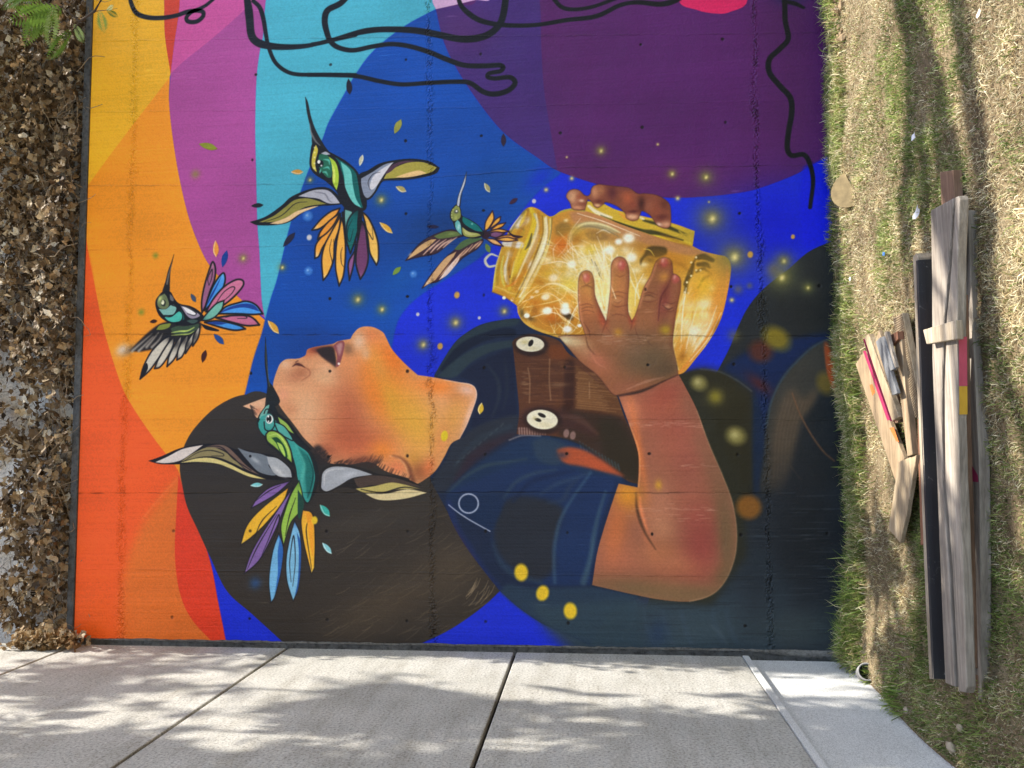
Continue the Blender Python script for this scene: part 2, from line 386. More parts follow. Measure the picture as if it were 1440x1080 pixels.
for k in range(90):
    y = rs.uniform(300, 560); x = rs.uniform(510, 760); L = rs.uniform(30, 130)
    c = rs.choice([0, 1])
    stroke([(600 + x / 4, 430 + y / 4, 1), (600 + (x + L) / 4, 430 + (y + rs.uniform(-4, 4)) / 4, 1)], rs.uniform(.5, 1.4), [(122, 80, 50), (66, 38, 26)][c], .45, .4, clip=BIB)
for k in range(34):
    y = 370 + k * 6.2 + rs.uniform(-2, 2); x = 835 + rs.uniform(0, 20); L = rs.uniform(60, 240)
    stroke([(600 + x / 4, 430 + y / 4, 1), (600 + (x + L) / 4, 430 + (y + L * .1) / 4, 1)], rs.uniform(.5, 1.1), (164, 120, 78), .55, .3, clip=BIB)
for t in ('570,350c 580,420 578,545c', '692,300c 690,420 698,530c', '915,430c 916,520c'):
    stroke(TS(t), 1.5, (170, 130, 96), .6, .4, clip=BIB)
for k in range(14):
    x = rs.uniform(530, 570); y = rs.uniform(360, 520)
    blob(600 + x / 4, 430 + y / 4, 4, 1, 0, (150, 118, 90), .4, clip=BIB)
blob(786, 541, 14, 3, 0, (140, 106, 78), .6, clip=BIB)
stroke(TS('750,620c 860,640 960,720c'), [3, 10, 3], (86, 58, 48), .7, 2, clip=BIB)
for k in range(11):
    x = 520 + k * 14.5; stroke([(600 + x / 4, 430 + 688 / 4, 1), (600 + (x + 2) / 4, 430 + 722 / 4, 1)], 2.4, (150, 118, 110), .9, .4)
for x, y in ((785, 718), (822, 730)):
    blob(600 + x / 4, 430 + y / 4, 4, 6, 10, (140, 110, 104), .9, .6)
for k in range(13):
    x = 860 + k * 18; y = 765 + k * 10.5
    stroke([(600 + x / 4, 430 + y / 4, 1), (600 + (x + 8) / 4, 430 + (y + 34) / 4, 1)], 2, (64, 84, 96), .7, .6)
stroke(TS('700,735c 840,765 940,830 1060,930 1120,970c'), [2, 3, 2], (30, 34, 40), .8, .8)
ORS = fill(TS('730,810c 800,795 880,810 960,850 1040,905 1120,965c 1000,935 880,905 770,880'), (176, 82, 48), soft=2)
blob(790, 640, 9, 6, 0, (60, 56, 70), .8); blob(838, 653, 20, 5, 25, (196, 88, 52), .6, clip=ORS)
for cx, cy, rx, ry, an in ((745.5, 484, 20, 10.8, 5), (762.5, 590, 22, 13.6, 8)):
    blob(cx + 1, cy + 1.5, rx + 5, ry + 5, an, (44, 26, 22), .95, .75)
    blob(cx, cy, rx, ry, an, (236, 231, 206), 1, .92)
    blob(cx + 4, cy + ry * .55, rx * .6, ry * .3, an, (214, 204, 160), .6)
blob(738, 481, 7, 4, 0, (206, 194, 140), .9); blob(746.5, 482.5, 3.2, 5.2, 30, (30, 24, 22), 1, .8)
blob(762, 584, 6, 2.6, 25, (36, 30, 26), 1, .8); blob(756.5, 590.5, 5, 2.4, 20, (36, 30, 26), 1, .8)
blob(752, 588, 4, 3, 0, (206, 194, 140), .7)
th = np.linspace(0, 2 * math.pi, 24, endpoint=False)
stroke([(659 + 13.6 * math.cos(t), 708 + 13.4 * math.sin(t), 0) for t in th], 2.2, (176, 186, 214), .95, .2, closed=True, n=3)
stroke(P1('631,710c 645,721 662,732 689,747c'), [1.4, 1.8, 1.6], (176, 186, 214), .95, .2)

# ---- face and neck
TFc = tf(360, 440, 4.153)
fill(tf(200, 470, 4.5)('636,455c 700,430 782,400c 775,460 760,500 735,530 715,520 700,480c'), (226, 176, 140))
blob(362, 578, 6, 5, 0, (190, 110, 80), .6)
for k in range(14):
    y = 572 + k * 1.4; stroke([(352 + k * .4, y - 2, 1), (358 + rs.uniform(0, 5), y + 1, 1)], [1.6, .4], (46, 36, 34), .8)
OUTLINES['painted_face'] = TFc('100,430 105,390 125,330 145,292 180,270 235,268c 262,262 290,245 300,215 330,202 375,193 450,180 480,165 552,152c 570,120 600,90 640,79 690,85 740,112 760,145 790,205 830,255 890,315 945,363c 1030,375 1100,388 1190,405 1250,415 1282,440 1290,490 1265,570 1230,660 1190,735c 1140,765 1100,840 1050,920 990,970 930,1000 890,965c 760,925 690,880 640,870 560,884 470,884 400,862 330,780 280,730 220,650 150,560 112,490')
FC = fill(OUTLINES['painted_face'], (222, 158, 112))
def fb(x, y, rx, ry, an, col, a): blob(360 + x / 4.153, 440 + y / 4.153, rx / 4.153, ry / 4.153, an, col, a, clip=FC)
for args in [(560, 580, 190, 340, 5, (204, 118, 78), .75), (760, 420, 160, 330, -28, (242, 138, 44), .98), (620, 760, 240, 110, 0, (206, 104, 64), .8),
             (540, 600, 100, 200, -6, (184, 96, 64), .55), (520, 720, 120, 100, 0, (186, 94, 60), .5), (930, 640, 140, 240, -22, (220, 164, 62), .98),
             (790, 520, 70, 160, -25, (220, 164, 52), .75), (720, 300, 60, 120, -18, (228, 158, 70), .8), (800, 260, 70, 130, -35, (240, 128, 40), .9),
             (660, 130, 90, 50, 10, (228, 134, 78), .9), (600, 170, 50, 70, 0, (226, 190, 160), .9), (640, 240, 30, 40, 0, (226, 186, 150), .7),
             (540, 215, 34, 44, -35, (112, 86, 66), .85), (1060, 430, 150, 55, 8, (238, 134, 52), .92), (1180, 480, 60, 70, 20, (196, 120, 76), .8),
             (1150, 610, 80, 160, 18, (212, 152, 74), .85), (1080, 760, 50, 110, 10, (222, 140, 80), .6), (920, 860, 60, 60, 0, (206, 150, 60), .8),
             (960, 930, 70, 70, -30, (150, 88, 52), .9), (1010, 900, 40, 60, 20, (222, 120, 66), .8), (820, 900, 70, 50, 0, (226, 130, 84), .9),
             (740, 800, 80, 70, 0, (236, 138, 46), .75), (290, 560, 110, 130, 0, (228, 178, 136), .8), (190, 320, 60, 60, 0, (224, 166, 126), .7),
             (240, 370, 70, 40, -10, (192, 124, 88), .8), (160, 480, 40, 50, 0, (230, 158, 124), .7), (330, 212, 70, 34, -12, (176, 80, 50), .9), (300, 240, 40, 30, 0, (206, 120, 80), .6),
             (420, 260, 90, 30, 40, (226, 164, 120), .5), (400, 380, 90, 50, 20, (230, 180, 136), .8), (560, 300, 70, 90, 0, (226, 150, 100), .7),
             (200, 560, 50, 40, 30, (206, 140, 100), .7), (300, 690, 50, 90, -30, (226, 172, 132), .7), (420, 800, 60, 40, 20, (150, 80, 56), .6),
             (1230, 450, 60, 34, 20, (222, 180, 160), .85), (1240, 600, 16, 120, 20, (232, 190, 168), .7), (690, 480, 60, 160, -20, (240, 136, 48), .7)]:
    fb(*args)
fill(TFc('315,218c 350,202 400,196 450,188 462,215 440,235 400,240 360,235'), (112, 52, 42), soft=4, clip=FC, a=.9)
fill(TFc('350,216c 390,201 440,198 456,212 470,290 468,322c 430,292 385,258'), (50, 32, 30), soft=1, clip=FC)
fill(TFc('352,215c 420,205 450,215 462,280 430,280 390,250'), (44, 34, 32), soft=2, clip=FC, a=.7)
fill(TFc('450,195c 480,167 510,165 518,185 505,250 485,308 466,318c 474,260 465,220'), (142, 76, 80), clip=FC, soft=.4)
fill(TFc('470,190c 490,176 505,180 500,215 488,250 478,225'), (198, 150, 148), clip=FC, soft=1.2, a=.8)
blob(476.5, 511.5, 1.8, 1.8, 0, (250, 235, 230), 1, .6)
fb(262, 345, 52, 34, -8, (186, 118, 82), .8); fb(170, 300, 30, 24, 0, (236, 190, 154), .8); fb(245, 300, 26, 12, 6, (150, 86, 62), .7); fb(420, 330, 60, 34, 30, (236, 186, 146), .7)
stroke(TFc('214,313c 235,300 262,305 287,319c'), [1, 4.2, 1], (84, 44, 36), 1, .3)
stroke(TFc('285,318c 312,335 312,365 270,392c'), [1, 1.6, .6], (160, 92, 66), .8, .8)
stroke(TFc('232,288c 245,280c'), 1.4, (96, 54, 44), .9, .4)
stroke(TFc('780,836c 830,846 868,886 888,935 902,975c'), [1.2, 2.2, 3], (238, 168, 116), .9, .4)
stroke(TFc('800,834c 850,850 888,890 905,940 915,980c'), [1, 5, 8], (108, 60, 40), .75, 2, clip=FC)
stroke(TFc('1190,735c 1230,660 1268,570 1288,490 1282,440 1250,416 1190,406 1100,390c'), [1, 3, 2, 2, 1], (226, 200, 190), .8, .6, clip=FC)
for k in range(60):            # hair creeping over the temple and behind the ear
    x = rs.uniform(330, 430); y = rs.uniform(770, 880)
    if y - 770 < (x - 330) * .8: continue
    stroke([(360 + x / 4.153, 440 + y / 4.153, 1), (360 + (x + rs.uniform(5, 30)) / 4.153, 440 + (y - rs.uniform(8, 28)) / 4.153, 1)], [2.2, .4], (46, 36, 34), .9)
fill(TFc('320,790c 370,770 420,830 420,880 360,880'), (48, 38, 36), soft=2, a=.85)
for k in range(90):
    x = rs.uniform(450, 720); y = rs.uniform(860, 900)
    stroke([(360 + x / 4.153, 440 + (y + 6) / 4.153, 1), (360 + (x + rs.uniform(14, 34)) / 4.153, 440 + (y - rs.uniform(16, 50) * (x - 400) / 330) / 4.153, 1)], [2, .4], (58, 42, 36), .65, .3)
fb(620, 858, 90, 24, -6, (120, 66, 46), .8)
for k in range(26):
    x = rs.uniform(690, 900); y = 890 + (x - 690) * .42
    stroke([(360 + x / 4.153, 440 + (y + 8) / 4.153, 1), (360 + (x + 16) / 4.153, 440 + (y - 22) / 4.153, 1)], [1.6, .3], (70, 46, 36), .6, .3)
blob(625, 613, 5, 7.5, 8, (222, 196, 40), 1, .7)

# ---- arm
TA = tf(820, 500, 3)
OUTLINES['painted_arm'] = TA('150,172c 260,150 400,75c 430,130 480,230 530,370 590,510 630,620 648,740 640,850 600,950 540,1010 450,1037 330,1030 200,1005 38,968c 60,830 100,690 150,540c 230,556c 235,480 230,400 190,280')
AM = fill(OUTLINES['painted_arm'], (156, 98, 74))
def ab(x, y, rx, ry, an, col, a): blob(820 + x / 3, 500 + y / 3, rx / 3, ry / 3, an, col, a, clip=AM)
for args in [(320, 220, 130, 90, 0, (186, 100, 76), .8), (360, 160, 80, 50, -20, (168, 82, 66), .7), (200, 230, 40, 70, -20, (228, 140, 100), .9),
             (236, 400, 18, 200, -8, (220, 124, 68), .9), (252, 700, 17, 120, -15, (216, 120, 80), .9), (400, 380, 120, 120, 0, (172, 92, 74), .6),
             (490, 800, 90, 170, 10, (160, 74, 68), .75), (330, 640, 70, 130, 0, (190, 126, 96), .8), (190, 590, 60, 70, 0, (208, 134, 50), .95),
             (140, 720, 50, 110, 10, (190, 108, 60), .85), (150, 860, 90, 60, 0, (176, 104, 76), .8), (330, 830, 90, 60, 0, (188, 118, 78), .7),
             (250, 985, 240, 44, 6, (122, 96, 66), .95), (430, 1000, 160, 50, 0, (130, 100, 68), .8), (610, 720, 46, 240, -4, (130, 100, 70), .95),
             (540, 470, 40, 200, -18, (142, 98, 74), .9), (470, 260, 30, 120, -20, (150, 96, 74), .8), (440, 560, 70, 120, 0, (172, 98, 78), .6),
             (400, 900, 120, 50, 0, (176, 106, 76), .6), (590, 930, 40, 60, 30, (124, 98, 68), .8)]:
    ab(*args)
stroke(TA('223,580c 228,650 258,740 306,818c'), [2, 5, 1], (78, 52, 36), .9, 1, clip=AM)
stroke(TA('240,600c 246,660 270,730c'), [2, 4, 1], (236, 140, 92), .8, 1.5, clip=AM)
stroke(TA('150,172c 260,150 400,75c'), [2, 1.6, 1], (96, 58, 46), .9, .6)
stroke(TA('195,290c 232,395 238,480 234,552c'), [1.5, 2.5, 2], (240, 160, 100), .7, .8, clip=AM)
blob(926, 682, 5, 7, 0, (222, 168, 54), .8)

# ---- jar of lights
TJ = tf(670, 240, 5.4)
OUTLINES['painted_jar'] = P1('692,410c 697,380 706,345 720,318 738,297 746,291 757,294 772,304 779,303 790,296 806,293 822,296c 826,283c 840,285 870,296 943,313 977,325c 974,346c 988,353 1008,358 1022,362 1028,376 1024,407 1014,448 997,480 977,506 963,523 954,527c 940,500 860,500 785,475 755,465 738,455 729,442 727,430c 715,421 707,416')
JR = fill(OUTLINES['painted_jar'], (208, 148, 46))
def jb(x, y, rx, ry=None, an=0, col=(250, 248, 220), a=.9, h=0): blob(x, y, rx, ry, an, col, a, h, clip=JR)
for args in [(800, 400, 40, 30, 0, (214, 190, 92), .8), (840, 370, 50, 40, 0, (236, 222, 150), .8), (790, 330, 30, 24, 0, (196, 140, 60), .7),
             (780, 440, 34, 22, 10, (196, 116, 30), .9), (792, 338, 14, 22, 30, (206, 106, 34), .9), (765, 410, 12, 20, 20, (190, 134, 40), .8),
             (870, 335, 70, 12, 17, (176, 126, 70), .8), (940, 360, 40, 9, 18, (196, 130, 44), .9), (985, 390, 26, 60, 15, (226, 166, 56), .9),
             (975, 440, 30, 60, 25, (236, 200, 110), .8), (1000, 440, 12, 70, 18, (226, 132, 52), .8), (965, 505, 20, 20, 0, (232, 158, 50), .8),
             (985, 470, 26, 30, 30, (248, 240, 196), .8), (880, 420, 30, 40, 0, (246, 226, 120), .8)]:
    jb(*args)
# brown translucent band behind the rim of the glass
fill(P1('800,298c 830,296 870,312 930,335 975,348 1000,358 960,358 900,340 850,322 810,316'), (186, 128, 84), soft=2.5, clip=JR, a=.9)
fill(TJ('690,500c 740,420 820,390 900,390 1000,420 1080,470 1000,470 900,440 800,450 720,540'), (172, 156, 110), soft=2, clip=JR)
stroke(TJ('700,560c 730,470 800,410 900,400 1000,425 1090,470c'), [2, 3.4, 2], (224, 214, 160), .9, .6, clip=JR)
stroke(TJ('740,480c 800,430 880,425 980,450 1080,500c'), [1, 2.2, 1], (120, 110, 84), .7, .5, clip=JR)
fill(TJ('820,470c 900,455 980,480 1010,510 940,530 860,520'), (136, 104, 56), soft=3, clip=JR, a=.7)
for x in (865, 893, 940): jb(670 + x / 5.4, 240 + 490 / 5.4, 2.0, 3.0, 0, (190, 146, 60), .6)
fill(TJ('600,420c 660,390 720,420 700,470 640,500 600,480'), (120, 96, 44), soft=3, clip=JR, a=.8)
# screw lid
LID = fill(TJ('120,920c 125,860 150,700 190,590 250,450 320,350 370,290 410,278 460,300 520,335 580,345c 570,480 540,620 460,800 380,950 310,1020 290,1000c 200,950'), (206, 156, 42), clip=JR)
for t, w, c, a in [('250,470c 320,370 380,300 420,290c', [3, 6, 4], (150, 130, 60), .8), ('410,285c 440,360 420,470 360,620 290,780 250,900c', [5, 9, 4], (222, 190, 44), 1),
                   ('440,330c 470,400 450,480 430,510c', [3, 6, 3], (196, 190, 160), .9), ('470,490c 430,590 380,690c', [4, 8, 5], (232, 228, 206), .95),
                   ('520,360c 520,480 480,620 400,790 330,900c', [3, 7, 5], (234, 222, 168), .95), ('560,370c 560,500 520,640 440,800 360,950 330,1020c', [3, 5, 6], (228, 210, 130), .95),
                   ('540,370c 540,500 500,640 420,800 350,930c', [1, 1.6, 1.4], (120, 104, 90), .7), ('590,390c 600,470 570,560c', [2, 3, 1], (236, 214, 120), .8),
                   ('575,360c 570,460 545,560c', [1.5, 2, 1], (90, 76, 50), .7), ('240,660c 220,740 230,830 240,860c', [3, 6, 3], (230, 224, 196), .9),
                   ('268,680c 255,740 255,810c', [2, 4, 2], (70, 58, 50), .8), ('285,690c 275,760 268,800c', [1, 2.2, 1], (236, 230, 214), .9), ('205,650c 190,740 200,840 215,880c', [2, 4, 2], (216, 202, 90), .9),
                   ('150,640c 140,740 135,830 130,900c', [2, 5, 3], (206, 186, 66), .9), ('175,700c 160,780 160,860c', [3, 6, 3], (176, 140, 30), .8), ('140,880c 200,900 260,930 330,940c', [1, 2, 1], (236, 206, 120), .7),
                   ('420,480c 400,560 370,600c', [2, 5, 1], (70, 66, 40), .8), ('330,520c 350,480 370,450c', [3, 6, 2], (190, 150, 40), .9), ('270,440c 310,430 350,440 360,450c', [1, 4, 2], (120, 104, 50), .6),
                   ('320,790c 360,800 380,780c', [1, 1.6, 1], (240, 190, 70), .8), ('260,840c 280,890c', [1, 2, 1], (236, 190, 70), .8), ('300,840c 380,760 420,700c', [2, 4, 2], (224, 150, 40), .8),
                   ('320,960c 420,840 500,680c', [1, 3, 1], (240, 232, 190), .9)]:
    stroke(TJ(t), w, c, a, .5, clip=LID)
fill(TJ('300,400c 340,350 390,350 400,380 360,420 300,440'), (230, 222, 206), soft=2, clip=LID, a=.95)
fill(TJ('245,445c 300,370 340,330c 320,380 270,450'), (232, 228, 220), soft=1, clip=LID, a=.9)
fill(TJ('190,540c 260,535 350,545 345,590 260,580 200,570'), (226, 220, 206), soft=1.2)
blob(717, 358, 5, 6, 0, (236, 230, 214), .9); blob(745, 372, 5, 8, 20, (236, 234, 224), .9)
stroke(TJ('160,650c 110,635 70,670 70,700 95,728 140,722c'), [2, 4, 4, 3], (222, 218, 196), 1, .4)
stroke(TJ('120,920c 200,952 290,1002c'), 1.6, (150, 104, 24), .8, .5)
for x, y in ((210, 965), (272, 978)): blob(670 + x / 5.4, 240 + y / 5.4, 2.6, 2.6, 0, (250, 240, 214), 1, .5)
stroke(TJ('580,345c 640,310 720,290 820,300c'), [2, 4, 4], (176, 170, 70), .9, .8, clip=JR)
# the clamp strip on the upper side of the jar
STR = fill(P1('822,296c 826,283c 845,285 870,296 943,314 977,325c 974,346c 940,338 880,318 845,304'), (206, 172, 52))
for t, w, c, a in [('835,300c 880,316 930,333 970,342c', [1, 5, 3], (226, 200, 60), .9), ('828,290c 840,299 860,306c', [4, 6, 3], (236, 230, 200), .9), ('862,311c 905,325 925,328 960,338c', [2, 7, 2], (40, 42, 22), .85),
                   ('905,310c 935,318 965,330c', [3, 6, 3], (52, 54, 26), .9), ('855,287c 880,296 905,308c', [2, 4, 3], (240, 228, 186), .85), ('872,300c 880,306 890,310c', [3, 6, 2], (220, 150, 50), .8),
                   ('930,334c 950,339 972,345c', [3, 6, 3], (230, 190, 44), .95), ('955,325c 962,330 975,328c', [2, 4, 3], (190, 160, 50), .9), ('845,303c 870,313 900,324c', [.8, 1.6, .8], (40, 36, 24), .9)]:
    stroke(P1(t), w, c, a, .7, clip=STR)
# glow, threads and bulbs inside the glass
for x, y, r, s in [(804, 372, 9, 9), (884, 335, 11, 9), (857, 352, 12, 10), (888, 362, 11, 12), (818, 350, 7, 12), (778, 391, 12, 9), (770, 366, 10, 8), (795, 430, 9, 9), (770, 415, 7, 8),
                   (765, 438, 7, 6), (798, 464, 7, 5), (740, 442, 4, 5), (830, 380, 16, 16), (850, 400, 14, 22), (972, 428, 12, 13), (994, 424, 10, 12), (975, 468, 14, 13), (990, 445, 12, 10), (895, 380, 9, 6),
                   (820, 368, 10, 7), (880, 440, 8, 14), (905, 372, 8, 5), (796, 310, 4, 3)]:
    jb(x, y, r * .85, s * .85, 0, (250, 238, 190), .8)
for t, w in [('832,345c 850,385 868,430c', 3.4), ('845,345c 858,390 862,430c', 2.6), ('868,358c 862,400 856,440c', 3), ('815,350c 840,390 850,430c', 2), ('882,380c 890,400 900,420c', 2), ('890,378c 896,400 898,420c', 1.6),
             ('836,412c 848,440 852,452c', 7), ('858,380c 855,420 852,440c', 7), ('826,372c 838,405 846,430c', 7), ('880,420c 880,450 886,455c', 9)]:
    stroke(P1(t), [w * .5, w, w * .6], (252, 246, 214), .8, .6, clip=JR)
for t in ('832,365c 842,385 848,395c', '836,368c 846,388c'): stroke(P1(t), [1, 1.8, .6], (90, 76, 60), .8, .4, clip=JR)
for k in range(70):
    x, y = rs.uniform(735, 830), rs.uniform(385, 468)
    an = rs.uniform(0, 6.28); L = rs.uniform(8, 24); b = rs.uniform(-6, 6)
    dx, dy = math.cos(an) * L, math.sin(an) * L
    stroke([(x - dx, y - dy, 1), (x - dy / L * b, y + dx / L * b, 0), (x + dx, y + dy, 1)], [.5, 1.2, .5], [(250, 226, 140), (240, 180, 70), (252, 244, 206)][k % 3], .6, .2, clip=JR, n=4)
for k in range(40):
    x, y = rs.uniform(755, 830), rs.uniform(330, 390)
    an = rs.uniform(.2, .9); L = rs.uniform(6, 16)
    dx, dy = math.cos(an) * L, math.sin(an) * L
    stroke([(x - dx, y - dy, 1), (x + dx, y + dy, 1)], [.5, 1.6, .5], [(246, 232, 160), (214, 170, 50), (252, 246, 220)][k % 3], .5, .5, clip=JR, n=4)
for k in range(90):
    t = rs.rand(); x = 958 + rs.uniform(0, 52) - t * 20; y = 400 + t * 90
    L = rs.uniform(5, 16); an = math.radians(rs.uniform(95, 125))
    stroke([(x, y, 1), (x + L * math.cos(an), y + L * math.sin(an), 1)], [.6, 2.4, .6], [(252, 246, 214), (244, 206, 90), (226, 140, 40), (252, 252, 240)][k % 4], .55, .6, clip=JR, n=3)
for t, c, w in [('727,432c 730,444 742,456 770,468 790,474c', (226, 178, 70), [1.5, 4, 3]), ('1023,372c 1022,405 1010,448 985,490 956,524c', (232, 150, 60), [4, 6, 5]), ('1014,440c 996,476 970,508c', (252, 232, 190), [1, 1.8, 1]),
                ('741,432c 790,420 800,400 812,412c', (250, 236, 170), [1, 1.6, 1]), ('733,420c 760,400 790,402 806,410c', (250, 238, 180), [1, 1.5, 1]), ('760,402c 785,400 810,420c', (252, 246, 214), [1.4, 2.4, 1]),
                ('781,452c 795,462 806,440c', (252, 236, 170), [1, 2, 1]), ('790,470c 800,450 812,440c', (250, 226, 140), [1, 2, 1]), ('779,432c 790,447 803,455c', (250, 226, 150), [1, 1.8, 1]),
                ('954,520c 948,500 946,480 955,440 965,400c', (250, 226, 150), [1.5, 2.5, 1.5])]:
    stroke(P1(t), w, c, .9, .3, clip=JR)
for x, y in ((795, 441), (800, 445)): blob(x, y, 7, 4.5, 35, (60, 44, 24), .85, .3, clip=JR)
blob(746, 448, 8, 4, 20, (70, 56, 26), .7, clip=JR); blob(734, 440, 4, 8, -10, (60, 56, 30), .7, clip=JR)
for x, y, r in ((795, 437, 7), (770, 437, 6.5), (741, 444, 4), (815, 458, 3), (755, 410, 3), (748, 418, 2.6), (766, 418, 5), (798, 463, 6)):
    jb(x, y, r, r * .8, 0, (252, 250, 240), 1, .35)
for k in range(46):
    a0 = rs.uniform(0, 6.28); x, y = 835 + rs.normal(0, 26), 385 + rs.normal(0, 26); L = rs.uniform(10, 34); b = rs.uniform(-9, 9); dx, dy = math.cos(a0) * L * .8, math.sin(a0) * L
    stroke([(x - dx, y - dy, 1), (x - dy / L * b, y + dx / L * b, 0), (x + dx, y + dy, 1)], [.5, 1.5, .5], (255, 252, 236), .6, .4, clip=JR, n=5)
for x, y, r in ((800, 385, 8), (842, 362, 9), (866, 390, 8), (823, 402, 10), (786, 372, 7), (850, 420, 8), (905, 395, 8), (985, 430, 10), (968, 455, 11), (1000, 405, 6), (880, 352, 8)):
    jb(x, y, r * .8, r * .8, 0, (255, 248, 216), .6)
for x, y, rx, ry, an in ((760, 398, 9, 5, 30), (812, 336, 9, 6, 40), (780, 452, 12, 5, 10), (752, 436, 6, 8, 0), (938, 378, 8, 4, 30), (960, 500, 5, 9, 20), (1008, 460, 4, 14, 25), (722, 395, 4, 10, 15)):
    jb(x, y, rx, ry, an, (150, 92, 24), .75)
# black label marks on the glass
fill(P1('910,348c 918,346 936,348 937,357 925,362 912,360 904,366 901,374c 900,366 905,358'), (64, 52, 24), soft=1, clip=JR, a=.9)
for t, w in [('982,362c 990,361 1002,366c', [7, 9, 6]), ('982,372c 992,372 998,376c', [6, 8, 4]), ('980,382c 990,378 1000,386c', [3, 4, 2]), ('1000,386c 990,392 982,405c', [4, 4, 2]), ('975,372c 972,385 966,395 964,410c', [4, 5, 5]), ('978,364c 970,380 962,400c', [2, 3, 2])]:
    stroke(P1(t), w, (74, 58, 24), .85, 1.0, clip=JR)
for x, y in ((979, 362), (972, 369), (979, 380), (985, 380), (972, 388), (966, 397), (963, 411), (968, 412)): blob(x, y, 1.6, 1.6, 0, (240, 228, 180), 1, .5)
stroke(P1('905,350c 914,352 920,360c'), [.8, 1.4, .8], (246, 214, 90), .9, .2, clip=JR)
stroke(P1('930,366c 938,372 950,384c'), [1, 5, 1], (222, 150, 54), .6, 1.5, clip=JR)

# ---- hands
TH2 = tf(790, 250, 9)
OUTLINES['painted_fingers'] = TH2('60,250 62,210 100,160 170,145 230,165 280,215 330,230 362,200 372,150 400,105 470,84 560,95 700,110 850,130 960,200 1050,200 1180,215 1300,270 1365,340 1380,440 1382,560 1370,615 1320,640 1240,620 1190,580 1120,480 1020,420 990,470 960,530 890,545 820,510 800,450 700,360 560,310 520,340 460,380 410,360 395,330 370,300 330,280 290,410c 200,410 130,390 105,320')
UH = fill(OUTLINES['painted_fingers'], (132, 72, 52))
def hb(x, y, rx, ry, an, col, a): blob(790 + x / 9, 250 + y / 9, rx / 9, ry / 9, an, col, a, clip=UH)
for args in [(140, 240, 90, 110, 0, (214, 164, 122), .95), (230, 250, 60, 60, 20, (160, 84, 56), .8), (250, 290, 36, 20, 10, (236, 196, 160), .9), (200, 380, 90, 34, 6, (206, 144, 104), .9),
             (420, 180, 60, 100, 0, (200, 138, 98), .95), (500, 150, 50, 70, 0, (176, 116, 76), .8), (470, 300, 70, 34, 0, (96, 46, 38), .85), (450, 350, 50, 24, 10, (226, 180, 130), .95),
             (640, 180, 70, 120, 0, (86, 38, 44), .85), (830, 260, 80, 90, 0, (176, 90, 58), .9), (900, 340, 60, 50, 0, (136, 66, 48), .8), (900, 430, 70, 26, -4, (86, 36, 32), .9), (890, 495, 90, 40, 6, (228, 176, 136), .95),
             (1010, 330, 50, 100, 0, (58, 26, 22), .9), (1110, 360, 60, 60, -30, (150, 90, 66), .8), (1200, 400, 90, 90, 0, (148, 78, 54), .8), (1300, 330, 70, 90, 0, (96, 48, 38), .7), (1270, 500, 80, 40, 0, (96, 44, 38), .85),
             (1320, 590, 70, 46, 0, (214, 156, 120), .95), (1230, 590, 40, 24, 20, (240, 206, 180), .9), (800, 140, 140, 30, 4, (110, 58, 54), .7), (720, 300, 60, 60, 30, (120, 66, 44), .6)]:
    hb(*args)
THd = tf(780, 340, 4.154)
OUTLINES['painted_hand'] = THd('20,552c 90,545 180,545c 165,500 147,450 138,330 140,220 155,182 185,168 215,182 230,230 235,310 260,380 300,465c 306,440 318,350 328,250 330,140 345,105 375,88 410,100 432,150 435,230 428,330 430,410 450,462c 470,430 490,370 520,270 560,200 590,120 620,95 660,95 685,120 690,185c 715,195 735,220 735,280 715,380 700,480 690,600 715,720 720,777c 600,830 500,870 370,897 330,880 250,780 150,700 80,620')
stroke(THd('147,450 138,330 140,220 155,182 185,168 215,182 230,230 235,310 260,380 300,465'), 3, (255, 244, 210), .7, 1)
stroke(THd('306,440 318,350 328,250 330,140 345,105 375,88 410,100 432,150 435,230'), 3, (255, 244, 210), .6, 1)
HD = fill(OUTLINES['painted_hand'], (158, 98, 70))
def hb2(x, y, rx, ry, an, col, a): blob(780 + x / 4.154, 340 + y / 4.154, rx / 4.154, ry / 4.154, an, col, a, clip=HD)
for args in [(190, 330, 60, 170, -5, (190, 104, 68), .8), (380, 260, 56, 190, 0, (186, 104, 72), .8), (190, 215, 26, 34, 0, (176, 76, 66), .8), (175, 210, 14, 26, -10, (222, 150, 120), .9), (395, 140, 24, 34, 10, (178, 70, 66), .8), (360, 130, 18, 26, 10, (222, 142, 116), .9),
             (285, 470, 26, 70, -15, (206, 72, 48), .85), (452, 450, 20, 46, 0, (200, 70, 50), .85), (640, 130, 40, 26, 0, (132, 42, 60), .9), (640, 90, 40, 10, 0, (196, 190, 200), .9), (560, 300, 60, 120, 22, (142, 86, 64), .8),
             (650, 330, 40, 160, 12, (128, 52, 56), .8), (690, 280, 40, 120, 5, (150, 88, 70), .8), (700, 220, 20, 20, 0, (120, 56, 56), .7), (660, 380, 20, 14, 10, (190, 130, 104), .9), (545, 330, 30, 12, 0, (180, 122, 94), .8),
             (365, 345, 30, 16, 0, (198, 130, 100), .8), (195, 395, 36, 26, 0, (196, 116, 80), .6), (330, 530, 130, 90, 0, (156, 102, 76), .7), (560, 680, 170, 110, 0, (116, 90, 70), .95), (650, 760, 80, 40, -15, (104, 80, 62), .7),
             (560, 560, 120, 60, 0, (140, 96, 74), .7), (280, 740, 120, 80, 30, (176, 102, 78), .8), (420, 850, 140, 50, -8, (166, 98, 80), .8), (130, 590, 70, 40, 15, (220, 182, 150), .95), (60, 575, 50, 30, 15, (238, 220, 196), .9),
             (180, 640, 60, 40, 30, (196, 140, 112), .7), (470, 560, 60, 50, 0, (132, 92, 74), .5), (640, 480, 40, 60, 0, (128, 84, 66), .6)]:
    hb2(*args)
